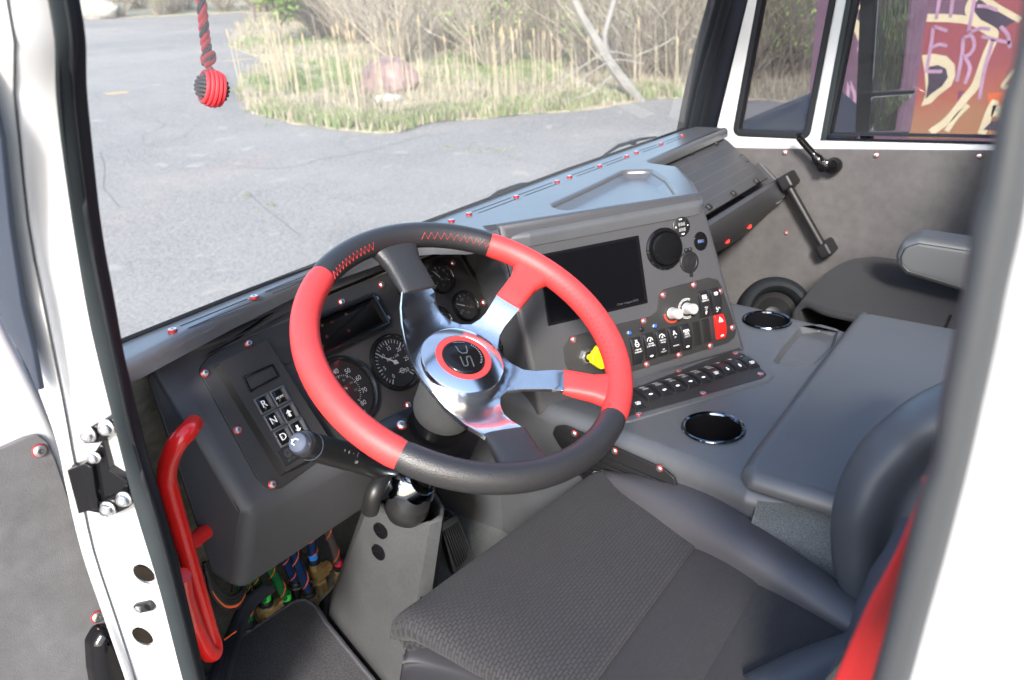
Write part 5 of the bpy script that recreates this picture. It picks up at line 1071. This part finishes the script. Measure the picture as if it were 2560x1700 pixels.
for k, mm in ((0, 0), (1, 1), (2, 0)):
    m.tube([kn + (rgt * math.cos(t) * .0065 + V((0, 0, 1)) * math.sin(t + k) * .0055 + fwd * math.sin(t) * .005) for t in [2 * math.pi * j / 16 for j in range(17)]], .003, 8, mm)
m.build('knot', ['cord_red', 'cord_black'], pb_)
# ------------------------------------------------------------ outside
def shader_ground(name, base, patches, bumpsc=60):
    m = bpy.data.materials.new(name); m.use_nodes = True; t = m.node_tree; b = t.nodes['Principled BSDF']; L = t.links
    tc = node(t, 'ShaderNodeTexCoord'); prev = None
    rgb = node(t, 'ShaderNodeRGB'); rgb.outputs[0].default_value = (*base, 1); prev = rgb.outputs[0]
    for sc, lo, hi, col, det in patches:
        n = node(t, 'ShaderNodeTexNoise', Scale=sc, Detail=det, Roughness=.62); L.new(tc.outputs['Object'], n.inputs['Vector'])
        r = node(t, 'ShaderNodeMapRange'); r.inputs[1].default_value = lo; r.inputs[2].default_value = hi; L.new(n.outputs['Fac'], r.inputs[0])
        mx = node(t, 'ShaderNodeMix', data_type='RGBA'); L.new(r.outputs[0], mx.inputs[0]); L.new(prev, mx.inputs[6]); mx.inputs[7].default_value = (*col, 1); prev = mx.outputs[2]
    L.new(prev, b.inputs['Base Color']); b.inputs['Roughness'].default_value = .9
    n = node(t, 'ShaderNodeTexNoise', Scale=float(bumpsc), Detail=6.0); L.new(tc.outputs['Object'], n.inputs['Vector']); u = node(t, 'ShaderNodeBump', Strength=.5, Distance=.02); L.new(n.outputs['Fac'], u.inputs['Height']); L.new(u.outputs[0], b.inputs['Normal']); MAT[name] = m
shader_ground('asphalt', (.205, .192, .178), [(.35, .42, .6, (.155, .147, .14), 6.0), (.12, .5, .62, (.245, .222, .198), 6.0), (.22, .50, .62, (.125, .12, .117), 3.0), (1.2, .5, .66, (.15, .143, .138), 9.0), (30.0, .4, .65, (.255, .24, .222), 6.0), (70.0, .52, .66, (.09, .088, .086), 4.0), (3.0, .6, .68, (.25, .23, .205), 9.0)], 45)  # broad dark noise paints soft tree shadows into the asphalt
shader_ground('dirt', (.28, .23, .17), [(.6, .45, .6, (.33, .28, .20), 5.0), (1.6, .5, .62, (.16, .20, .075), 6.0), (6.0, .5, .7, (.24, .19, .145), 6.0), (25.0, .5, .7, (.40, .36, .28), 5.0)], 20)
shader_ground('far_scrub', (.24, .22, .16), [(.3, .45, .6, (.16, .19, .09), 6.0), (2.0, .45, .65, (.33, .29, .22), 8.0)], 4)
mat('grass_dry', (.28, .25, .18), .9, var=(3, .3)); mat('grass_green', (.14, .185, .07), .9, var=(2, .4)); mat('twig', (.21, .18, .145), .9, var=(3, .3)); mat('twig_pale', (.31, .275, .22), .9, var=(3, .2))
mat('leaf_green', (.20, .31, .07), .8, var=(2, .35)); mat('bark_dark', (.11, .09, .085), .9); mat('stalk', (.31, .265, .19), .9, var=(6, .25)); mat('seedhead', (.36, .28, .17), .9)
mat('rock_red', (.21, .145, .135), .9, var=[(2, .3), (9, .25)], bump=(8, .6, .05)); mat('rock_pale', (.36, .345, .32), .9, var=(3, .2)); mat('road_yellow', (.30, .235, .14), .9, var=(6, .2)); mat('crack', (.115, .115, .12), .95)
mat('wood_pale', (.22, .21, .195), .85, var=(5, .15))
gnd = MB(); N = 24
xs = [-300, -120, -50, -20, -5, 5, 15, 30, 60, 120, 300]; 
gv = [(x, y, gz(x, y) if y < 60 else gz(x, 60) + (y - 60) * .03) for y in (-300, -80, -20, 0, 10, 25, 40, 60, 120, 400) for x in xs]
gf = [(j * len(xs) + i, j * len(xs) + i + 1, (j + 1) * len(xs) + i + 1, (j + 1) * len(xs) + i) for j in range(9) for i in range(len(xs) - 1)]
gnd.add(gv, gf); tag(gnd.build('parking_lot', ['asphalt'], None), 'cracked pale grey asphalt parking lot in front of the truck', None, kind='structure')
GF_ = Fr((0, 0, GZ), (1, 0, GX), (0, 1, GY)); gp = lambda pts: [GF_.px(u, v) for u, v in pts]
vb = [(640, 36), (590, 70), (561, 108), (600, 124), (650, 142), (640, 165), (600, 196), (575, 216), (600, 250), (648, 291), (720, 308), (820, 324), (920, 330), (1003, 333), (1047, 317), (1120, 306), (1214, 299), (1300, 290), (1396, 280), (1500, 266), (1608, 251), (1720, 247), (1900, 250), (2050, 262)]
vp = gp(vb); e0 = V(vp[0]); e1 = V(vp[-1])
vpoly = vp + [(e1.x + 12, e1.y - 1.5), (e1.x + 60, e1.y + 8), (90, 120), (e0.x + 18, 110), (e0.x + 3, e0.y + 10)]
rnd2 = random.Random(3)
vj = [(x + rnd2.uniform(-.12, .12), y + rnd2.uniform(-.12, .12)) for x, y in rnd(vpoly, 0)]
dense = []
for i in range(len(vj)):
    a, b = V(vj[i]), V(vj[(i + 1) % len(vj)]); k = max(1, min(14, int((b - a).length / .35)))
    for j in range(k): p = a.lerp(b, j / k); dense.append((p.x + rnd2.uniform(-.07, .07), p.y + rnd2.uniform(-.07, .07)))
m = MB(); m.slab(GF_, dense, -.05, .02, 0, 0, bottom=False); tag(m.build('verge', ['dirt'], None), 'dry weedy verge of dirt and grass beyond the asphalt', None, kind='structure')
fb = gp([(190, 50), (420, 40), (640, 30)]); 
m = MB(); q = [(fb[0][0] - 60, fb[0][1] - 4), fb[0], fb[1], fb[2], (fb[2][0] + 20, fb[2][1] + 60), (fb[0][0] - 60, fb[0][1] + 80)]; m.slab(GF_, q, -.05, .025, 0, 0, bottom=False); tag(m.build('far_verge', ['far_scrub'], None), 'scrubby far edge of the lot', None, kind='structure')
def inside(p, poly):
    x, y = p; c = False; j = len(poly) - 1
    for i in range(len(poly)):
        if (poly[i][1] > y) != (poly[j][1] > y) and x < (poly[j][0] - poly[i][0]) * (y - poly[i][1]) / (poly[j][1] - poly[i][1]) + poly[i][0]: c = not c
        j = i
    return c
# markings, patches and cracks
for (pts, mt, nm, lab) in (([(256, 233), (300, 228), (326, 229), (318, 234), (272, 238)], 'road_yellow', 'yellow_marking', 'worn yellow paint mark on the asphalt near the hanging ball'), ([(545, 154), (610, 146), (640, 147), (600, 152)], 'road_yellow', 'yellow_marking', 'thin worn yellow line left of the verge')):
    m = MB(); m.slab(GF_, gp(pts), .001, .005, 0, 0); tag(m.build(nm, [mt], None), lab, 'road marking', 'worn yellow marks on the asphalt')
m = MB()
for k in range(26):
    x, y = rnd2.uniform(1, 12), rnd2.uniform(4, 22); a = rnd2.uniform(0, 6.28); pts = [(x, y)]
    for j in range(rnd2.randint(8, 26)): a += rnd2.uniform(-.6, .6); x += math.cos(a) * .16; y += math.sin(a) * .16; pts.append((x, y))
    m.line(GF_, pts, rnd2.uniform(.005, .011), .005, 0)
for cr in ([(280, 142), (300, 138), (352, 136)], [(305, 196), (340, 188), (380, 185)], [(250, 380), (262, 420), (258, 470), (300, 520)], [(620, 480), (660, 520), (700, 550), (750, 590)]): m.line(GF_, gp(cr), .012, .006, 0)
tag(m.build('asphalt_cracks', ['crack'], None), 'fine dark cracks running across the asphalt', None, kind='stuff')
# grass and weeds
def blades(m, x, y, n, h, sp, mt, wd=.012, lean=.35, rg=rnd2):
    z = gz(x, y) + .015
    for _ in range(n):
        a = rg.uniform(0, 6.28); r = rg.uniform(0, sp); bx_, by = x + math.cos(a) * r, y + math.sin(a) * r; hh = h * rg.uniform(.5, 1.2); l = rg.uniform(0, lean) * hh; b = rg.uniform(0, 6.28); w_ = wd * rg.uniform(.6, 1.3); c = rg.uniform(0, 3.14)
        dx, dy = math.cos(c) * w_, math.sin(c) * w_; lx, ly = math.cos(b) * l, math.sin(b) * l
        m.add([(bx_ - dx, by - dy, z), (bx_ + dx, by + dy, z), (bx_ + dx * .7 + lx * .4, by + dy * .7 + ly * .4, z + hh * .6), (bx_ - dx * .7 + lx * .4, by - dy * .7 + ly * .4, z + hh * .6), (bx_ + lx, by + ly, z + hh)], [(0, 1, 2, 3), (3, 2, 4)], mt)
m = MB(); cnt = 0; tries = 0
while cnt < 5200 and tries < 60000:
    tries += 1; u, v = rnd2.uniform(540, 2100), rnd2.uniform(-60, 335); p = PG(u, v)
    if p.y < 0 or p.length > 40 or not inside((GF_.px(u, v)), dense): continue
    cnt += 1; x, y = p.x, p.y; nz = math.sin(x * 1.3 + 1) * math.cos(y * 1.1) + math.sin(x * .5 + y * .7) + rnd2.uniform(-.6, .6)
    if nz > .35: blades(m, x, y, 7, .14, .16, 1, .012)
    else: blades(m, x, y, 6, rnd2.choice((.10, .16, .24)), .18, 0, .010, .7)
# greener strip along the kerb line
for i in range(1500):
    k = rnd2.randrange(9, 21); t = rnd2.random(); a, b = V(vp[k]), V(vp[k + 1]); q = a.lerp(b, t); n_ = V((.75, .66)); q += n_ * rnd2.uniform(.05, .9); blades(m, q.x, q.y, 7, .16, .14, 1 if rnd2.random() < .62 else 0, .011)
for u, v in ((1112, 373), (1172, 380), (1215, 382), (1255, 378), (631, 488), (665, 520), (680, 314), (650, 268), (610, 282)):
    p = PG(u, v); 
    for k in range(4): blades(m, p.x + rnd2.uniform(-.15, .15), p.y + rnd2.uniform(-.1, .1), 5, .03, .04, 1, .006)
tag(m.build('grass', ['grass_dry', 'grass_green'], None, smooth=0), 'mixed dry and green grass over the verge', 'grass', kind='stuff')
m = MB()
def stalk(m, p, h):
    l = V((rnd2.uniform(-.05, .05) * h, rnd2.uniform(-.05, .05) * h, 0)); r = rnd2.uniform(.008, .014); m.tube([p, p + V((0, 0, h * .5)) + l * .4, p + V((0, 0, h)) + l], [r, r * .8, r * .4], 4, 0)
    if rnd2.random() < .6: m.tube([p + V((0, 0, h * .86)) + l * .9, p + V((0, 0, h * .93)) + l * .95, p + V((0, 0, h)) + l], [.008, .016, .006], 5, 1)
cl = [(700, 225, 22, .5), (730, 240, 18, .45), (870, 268, 26, .8), (890, 250, 16, .7), (940, 240, 16, .7), (965, 235, 12, .5), (1040, 235, 6, .8), (1120, 265, 10, .7), (1140, 240, 6, .5), (1200, 250, 12, .7), (1240, 262, 10, .6), (1290, 260, 14, .6), (1310, 258, 10, .5), (1360, 235, 10, .5), (1385, 232, 12, .5), (1430, 225, 6, .7), (1450, 220, 6, .7), (1520, 235, 8, .6), (1640, 225, 12, .7), (1690, 235, 10, .6), (800, 200, 8, 1.2), (1200, 160, 8, 2), (1500, 170, 8, 2), (1900, 180, 16, 1.5)]
for u, v, n_, s_ in cl:
    p = PG(u, v)
    for k in range(int(n_ * .55)): x, y = p.x + rnd2.gauss(0, s_ * .6), p.y + rnd2.gauss(0, s_ * .4); stalk(m, V((x, y, gz(x, y))), rnd2.uniform(.6, 1.35))
tag(m.build('dry_stalks', ['stalk', 'seedhead'], None, smooth=0), 'tall straw coloured dry weed stalks standing in the verge', 'dry weeds', kind='stuff')
# bare shrubs
def bush_mesh(seed, n, h, leaf, mt='twig', spread=.9):
    rg = random.Random(seed); m = MB(); tips = []
    for i in range(n):
        a = rg.uniform(0, 6.28); r0 = rg.uniform(0, .25) * h * .4; p = V((math.cos(a) * r0, math.sin(a) * r0, 0)); d = V((math.cos(a) * rg.uniform(.1, spread), math.sin(a) * rg.uniform(.1, spread), 1)).normalized(); L = h * rg.uniform(.55, 1.05); pts = [p]
        for k in range(4): d = (d + V((rg.uniform(-.25, .25), rg.uniform(-.25, .25), rg.uniform(-.1, .15)))).normalized(); pts.append(pts[-1] + d * L / 4)
        r = h * .006; m.tube(pts, [r, r * .8, r * .6, r * .45, r * .25], 3, rg.choice((0, 0, 1)), caps=False)
        for k in range(5):
            j = rg.randint(1, 3); q = pts[j].lerp(pts[j + 1], rg.random()); e = (d + V((rg.uniform(-1, 1), rg.uniform(-1, 1), rg.uniform(-.2, .8)))).normalized(); l = L * rg.uniform(.15, .4); q2 = q + e * l * .5 + V((0, 0, l * .05)); q3 = q + e * l + V((rg.uniform(-.1, .1) * l, 0, l * .1)); m.tube([q, q2, q3], [r * .45, r * .35, r * .15], 3, rg.choice((0, 1)), caps=False); tips += [q2, q3]
    if leaf:
        for q in tips:
            for k in range(leaf):
                c = q + V((rg.gauss(0, .09), rg.gauss(0, .09), rg.gauss(0, .09))) * h * .6; s = rg.uniform(.018, .038) * h * .5; u_ = V((rg.uniform(-1, 1), rg.uniform(-1, 1), rg.uniform(-1, 1))).normalized(); w_ = u_.orthogonal().normalized(); m.add([c - u_ * s, c + w_ * s * .5, c + u_ * s, c - w_ * s * .5], [(0, 1, 2, 3)], 2)
    o = m.build('b', [mt, 'twig_pale', 'leaf_green'], None, smooth=0); d = o.data; bpy.data.objects.remove(o); return d
BM = [bush_mesh(1, 70, 2.6, 0), bush_mesh(2, 60, 2.2, 1), bush_mesh(3, 80, 3.0, 0, 'twig', 1.2), bush_mesh(4, 60, 2.6, 3)]
spots = [(1000, 150, 0, 'bare grey shrub directly behind the red boulder'), (1110, 120, 2, 'wide bare shrub just right of the red boulder'), (1230, 160, 1, 'thin budding shrub behind the middle dry stalks'), (1370, 150, 0, 'bare grey shrub left of the leaning pale trunk'), (1480, 175, 1, 'thin budding shrub crossed by the leaning pale trunk'), (1590, 190, 2, 'wide bare shrub just right of the leaning pale trunk'), (1700, 195, 0, 'bare shrub beside the far windshield pillar'),
  (890, 100, 2, 'wide bare shrub left of the red boulder'), (800, 80, 1, 'thin budding shrub between the sapling and the red boulder'), (1850, 200, 0, 'bare shrub filling the left half of the quarter window'), (1930, 190, 3, 'leafy green shrub in the middle of the quarter window'), (1995, 185, 2, 'wide bare shrub at the right of the quarter window'), (300, 34, 0, 'small far bare shrub left of the hanging cord'), (400, 30, 1, 'small far shrub nearest the white boulder side of the cord'), (560, 20, 2, 'small far bare shrub right of the hanging cord')]
def bush(x, y, i, s, label):
    o = bpy.data.objects.new('shrub', BM[i]); C.objects.link(o); o.location = (x, y, gz(x, y)); o.rotation_euler = (0, 0, rnd2.uniform(0, 6)); o.scale = (s, s, s * rnd2.uniform(.8, 1.1)); tag(o, label, 'shrub', 'shrubs growing on the verge')
for u, v, i, lab in spots:
    p = PG(u, v + 10); bush(p.x, p.y, i, rnd2.uniform(.75, 1.1) * (1.0 if p.length < 30 else .7), lab)
place = [(PG(u, v).x, PG(u, v).y, rnd2.uniform(.8, 1.2)) for u, v in ((1060, 60), (1150, 90), (1240, 60), (1300, 100), (1420, 60), (1450, 110), (1540, 90), (1600, 90), (1660, 130), (700, 40), (760, 50), (840, 40), (940, 50), (1780, 160), (1880, 120), (1960, 120), (470, 26), (640, 24), (230, 36), (350, 22))]
fq = [(fb[0][0] - 60, fb[0][1] - 4), fb[0], fb[1], fb[2], (fb[2][0] + 20, fb[2][1] + 60), (fb[0][0] - 60, fb[0][1] + 80)]
for x in range(90):
    a = R_(rnd2.uniform(18, 88)); r = rnd2.uniform(22, 46); X_, Y_ = math.sin(a) * r, math.cos(a) * r
    if inside((X_, Y_), dense) or inside((X_, Y_), fq): place.append((X_, Y_, rnd2.uniform(1.0, 1.6)))
for k in range(26): place.append((rnd2.uniform(-1, 11), -rnd2.uniform(8, 15), rnd2.uniform(1.1, 1.6)))
m = MB(); m.v = []; tv = []; tf_ = []; tm = []
for X_, Y_, sc_ in place:
    i = rnd2.choice((0, 0, 1, 2, 2, 3)); me = BM[i]; a = rnd2.uniform(0, 6.28); ca, sa = math.cos(a) * sc_, math.sin(a) * sc_; k0 = len(tv); z0 = gz(X_, Y_)
    tv += [(X_ + v.co.x * ca - v.co.y * sa, Y_ + v.co.x * sa + v.co.y * ca, z0 + v.co.z * sc_) for v in me.vertices]; tf_ += [tuple(j + k0 for j in p.vertices) for p in me.polygons]; tm += [p.material_index for p in me.polygons]
me = bpy.data.meshes.new('brush'); me.from_pydata(tv, [], tf_); [me.materials.append(MAT[q]) for q in ('twig', 'twig_pale', 'leaf_green')]; me.polygons.foreach_set('material_index', tm); o = bpy.data.objects.new('undergrowth', me); C.objects.link(o)
tag(o, 'tangled mass of leafless brush filling the background behind the verge', 'undergrowth', kind='stuff')
def leafy_tree(u, v, h, lean, seed, label, dens=5, nb=16, bark='bark_dark', r0=.028):
    p = PG(u, v); p = V((p.x, p.y, gz(p.x, p.y))); rg = random.Random(seed); t = thing('sapling_tree', label, 'tree', p)
    m = MB(); tp = [p, p + V((lean * .1, 0, h * .25)), p + V((lean * .4, .05, h * .6)), p + V((lean, 0, h))]; tp = cat(tp, 4); m.tube(tp, [r0 * h * (1 - .75 * i / (len(tp) - 1)) * .5 for i in range(len(tp))], 8, 0); lf = MB()
    for k in range(nb):
        j = rg.uniform(.25, 1); q = tp[int(j * (len(tp) - 1))]; a = rg.uniform(0, 6.28); e = V((math.cos(a), math.sin(a), rg.uniform(.2, 1.1))).normalized(); l = h * rg.uniform(.2, .42) * (1.2 - j * .6); pts = [q, q + e * l * .5, q + e * l + V((0, 0, l * .15))]; m.tube(pts, [r0 * h * .2, r0 * h * .12, r0 * h * .04], 5, 0)
        for z in range(dens * 9):
            c = pts[0].lerp(pts[2], rg.uniform(.3, 1.1)) + V((rg.gauss(0, 1), rg.gauss(0, 1), rg.gauss(0, 1))) * h * .045; s = rg.uniform(.05, .10); u_ = V((rg.uniform(-1, 1), rg.uniform(-1, 1), rg.uniform(-1, 1))).normalized(); w_ = u_.orthogonal().normalized(); lf.add([c - u_ * s, c + w_ * s * .55, c + u_ * s, c - w_ * s * .55], [(0, 1, 2, 3)], 0)
    m.build('trunk', [bark], t); lf.build('crown', ['leaf_green'], t, smooth=0)
leafy_tree(706, 115, 2.6, -.3, 5, 'young spring green sapling near the verge tip, nearest the hanging ball', 9, 20); leafy_tree(1290, 150, 3.4, .2, 8, 'spring green sapling standing behind the row of dry stalks', 4); leafy_tree(1530, 170, 3.8, .3, 9, 'taller spring green sapling beside the pale leaning trunk', 5); leafy_tree(640, 60, 3.0, .3, 12, 'small green sapling at the far end of the verge', 5)
dt = thing('dead_tree', 'pale bare leaning tree trunk with arching branches at the verge edge', 'tree', PG(1600, 250))
b0_ = PG(1600, 252); y0 = b0_; pl_ = Fr(b0_, (.75, -.66, 0), (0, 0, 1)); w3 = lambda u, v, h=0: pl_.w(*pl_.px(u, v, h), h)
m = MB(); m.tube(cat([w3(1604, 256), w3(1560, 205), w3(1520, 150), w3(1485, 90), w3(1445, 20), w3(1410, -80), w3(1390, -200)], 4), [.085, .08, .08, .10, .10, .09, .09, .085, .085, .08, .08, .08, .07, .07, .07, .06, .06, .06, .06, .05, .05, .05, .05, .05, .05], 8, 0); m.tube(cat([w3(1520, 150), w3(1512, 90), w3(1530, 20), w3(1550, -60)], 4), .045, 6, 0); m.build('trunk', ['wood_pale'], dt)
m = MB()
for pts in ([(1580, 140), (1520, 130), (1450, 170), (1400, 205)], [(1610, 160), (1540, 150), (1480, 180), (1440, 215)], [(1530, 190), (1470, 235), (1380, 262), (1350, 275)], [(1590, 140), (1660, 110), (1690, 90)]): m.tube(cat([w3(u, v, .3) for u, v in pts], 5), .010, 5)
m.build('branch', ['wood_pale'], dt)
def rock(u, v, sx_, sy_, sz_, mt, name, label, seed, dz=0):
    p = PG(u, v); bm = bmesh.new(); bmesh.ops.create_icosphere(bm, subdivisions=4, radius=1); rg = random.Random(seed); pl3 = [(V((rg.uniform(-1, 1), rg.uniform(-1, 1), rg.uniform(-.4, 1))).normalized(), rg.uniform(.62, .85)) for _ in range(14)]
    for vv in bm.verts:
        for n_, d_ in pl3:
            k_ = vv.co.dot(n_)
            if k_ > d_: vv.co -= n_ * (k_ - d_) * .93
        vv.co *= 1 + .03 * math.sin(vv.co.x * 9) * math.cos(vv.co.z * 8); vv.co.x *= sx_; vv.co.y *= sy_; vv.co.z *= sz_
    me = bpy.data.meshes.new(name); bm.to_mesh(me); bm.free(); me.materials.append(MAT[mt]); o = bpy.data.objects.new(name, me); C.objects.link(o); o.location = (p.x, p.y, gz(p.x, p.y) + sz_ * .55 + dz); o.rotation_euler = (0, 0, -.8); tag(o, label, 'rock')
rock(972, 232, .58, .45, .46, 'rock_red', 'boulder', 'large pinkish red boulder half hidden by dry stalks in the verge', 4)
rock(232, 46, 1.2, .7, .55, 'rock_pale', 'boulder', 'pale white boulder at the far edge of the lot', 6); rock(965, 262, .32, .2, .12, 'rock_pale', 'stone', 'flat pale stone in front of the red boulder', 7); rock(1025, 270, .25, .2, .1, 'grass_dry', 'stone', 'small tan stone right of the flat pale stone', 9); rock(1540, 236, .12, .09, .09, 'rock_pale', 'stone', 'small white stone by the leaning trunk', 2)
# ------------------------------------------------------------ graffiti wall beyond the passenger window
gw = thing('graffiti_wall', 'wall covered in purple, red and orange graffiti beyond the passenger window', 'wall', (5.3, -1, gz(5.3, 0)))
WX = 5.3; GWF = Fr((WX, 0, 0), (0, -1, 0), (0, 0, 1)); gq = lambda pts: [GWF.px(1700 + a / 2.745, b / 2.745) for a, b in pts]
m = bpy.data.materials.new('spray_paint'); m.use_nodes = True; t = m.node_tree; b = t.nodes['Principled BSDF']; L = t.links; tc = node(t, 'ShaderNodeTexCoord'); sx_ = node(t, 'ShaderNodeSeparateXYZ'); L.new(tc.outputs['Object'], sx_.inputs[0]); n = node(t, 'ShaderNodeTexNoise', Scale=2.5, Detail=3.0); L.new(tc.outputs['Object'], n.inputs['Vector'])
ad = node(t, 'ShaderNodeMath', operation='MULTIPLY_ADD'); L.new(n.outputs['Fac'], ad.inputs[0]); ad.inputs[1].default_value = .5; L.new(sx_.outputs['Z'], ad.inputs[2]); mr = node(t, 'ShaderNodeMapRange'); zt, zb = GWF.px(2300, 150)[1], GWF.px(2300, 300)[1]; wz = gz(5.3, 0)
mr.inputs[1].default_value = zb - wz + .25; mr.inputs[2].default_value = zt - wz + .25; L.new(ad.outputs[0], mr.inputs[0]); cr = node(t, 'ShaderNodeValToRGB'); cr.color_ramp.elements[0].color = (.34, .155, .065, 1); cr.color_ramp.elements[1].color = (.29, .065, .075, 1); e = cr.color_ramp.elements.new(.45); e.color = (.36, .10, .06, 1); L.new(mr.outputs[0], cr.inputs[0]); L.new(cr.outputs[0], b.inputs['Base Color']); b.inputs['Roughness'].default_value = .6; MAT['spray_paint'] = m
mat('wall_purple', (.15, .08, .12), .7, var=[(1.2, .25), (8, .1)]); mat('paint_cream', (.66, .58, .36), .7, var=(5, .08)); mat('paint_pink', (.43, .26, .36), .7, var=(6, .25)); mat('paint_dark', (.05, .035, .06), .7, var=(4, .3)); mat('paint_orange', (.62, .13, .03), .6); mat('paint_violet', (.2, .04, .09), .7)
zg = wz
m = MB(); le_ = [GWF.px(2044, 0), GWF.px(2017, 328)]; yl = le_[0][0] * .5 + le_[1][0] * .5
m.slab(GWF, [(le_[0][0] + (le_[0][0] - le_[1][0]) / (le_[0][1] - le_[1][1]) * .3, le_[0][1] + .3), (le_[1][0], zg - .3), (7, zg - .3), (7, le_[0][1] + .3)], -.3, 0, .0, 0); 
m.build('wall_face', ['wall_purple'], gw)
g = MB()
g.flat(GWF, gq([(1690, 130), (1850, 130), (2000, 150), (2140, 215), (2150, 240), (2090, 0), (2600, 0), (2600, 950), (1560, 950), (1610, 700), (1660, 300)]), .001, 0)
g.flat(GWF, gq([(2010, 0), (2100, 0), (2330, 130), (2150, 230), (2050, 170), (1985, 70)]), .0015, 3)
g.flat(GWF, gq([(1910, 620), (1970, 630), (1980, 690), (1900, 720)]), .0015, 5); g.flat(GWF, gq([(2110, 640), (2300, 620), (2300, 760), (2120, 720)]), .0015, 4)
def st(pts, w_, mm, h): g.ribbon(GWF, [(p.x, p.y) for p in cat([V((*p, 0)) for p in gq(pts)], 6)], w_, h, mm)
k_ = 1 / 2.745 / F * 5.3 / .95
for pts, w_, mm, h in (([(1695, 122), (1850, 125), (2000, 145), (2130, 205), (2155, 250), (2100, 390), (2030, 580), (1960, 670), (1840, 820), (1720, 910)], 40, 1, .0022), ([(2035, -40), (1985, 65), (2045, 160), (2150, 235)], 40, 1, .0026), ([(2060, -30), (2180, 50), (2340, 140)], 28, 1, .0026), ([(1830, 900), (1900, 800), (1980, 720)], 26, 1, .0022), ([(2070, 920), (2130, 760), (2170, 690)], 40, 1, .0022), ([(2140, 760), (2400, 770)], 60, 1, .0022), ([(2420, 560), (2220, 600), (2300, 480)], 20, 1, .0022)): st(pts, w_ * k_, mm, h)
g.flat(GWF, gq([(1660, 380), (1740, 368), (1830, 385), (1885, 440), (1890, 520), (1860, 590), (1780, 650), (1720, 710), (1655, 728), (1690, 640), (1680, 500)]), .002, 1); g.flat(GWF, gq([(1700, 460), (1770, 445), (1825, 470), (1840, 530), (1800, 590), (1730, 640), (1685, 680), (1705, 560)]), .003, 3)
g.flat(GWF, gq([(1215, 20), (1290, 70), (1275, 160), (1250, 260), (1232, 300), (1190, 200), (1155, 110)]), .002, 1); g.flat(GWF, gq([(1225, 60), (1262, 90), (1255, 170), (1215, 130)]), .003, 3)
g.flat(GWF, gq([(2080, 890), (2140, 830), (2400, 830), (2400, 910)]), .003, 3)
for pts in ([(1785, -30), (1760, 130)], [(1875, -30), (1855, 120)], [(2025, -20), (1980, 220)], [(2040, 40), (2110, 45), (2180, 70)], [(1740, 185), (1720, 330), (1690, 500)], [(1740, 180), (1835, 212)], [(1730, 325), (1780, 305), (1835, 315)], [(1700, 490), (1800, 490)], [(1900, 560), (1935, 380), (1945, 260)], [(1945, 260), (2000, 245), (2020, 310), (1990, 370), (1940, 390)], [(1960, 395), (1990, 470), (1955, 575)], [(1980, 225), (2060, 195), (2130, 200)], [(2070, 250), (2160, 270), (2265, 295)], [(2150, 270), (2090, 480), (2055, 680)], [(2200, 180), (2250, 240), (2265, 330)], [(1160, 560), (1150, 680), (1130, 790)], [(1165, 560), (1200, 660), (1185, 780)], [(1265, 90), (1250, 240), (1225, 350)], [(1045, 620), (1080, 640), (1110, 560)], [(1050, 850), (1060, 900)]): st(pts, 18 * k_, 2, .004)
g.build('graffiti', ['spray_paint', 'paint_cream', 'paint_pink', 'paint_dark', 'paint_orange', 'paint_violet'], gw, smooth=0)
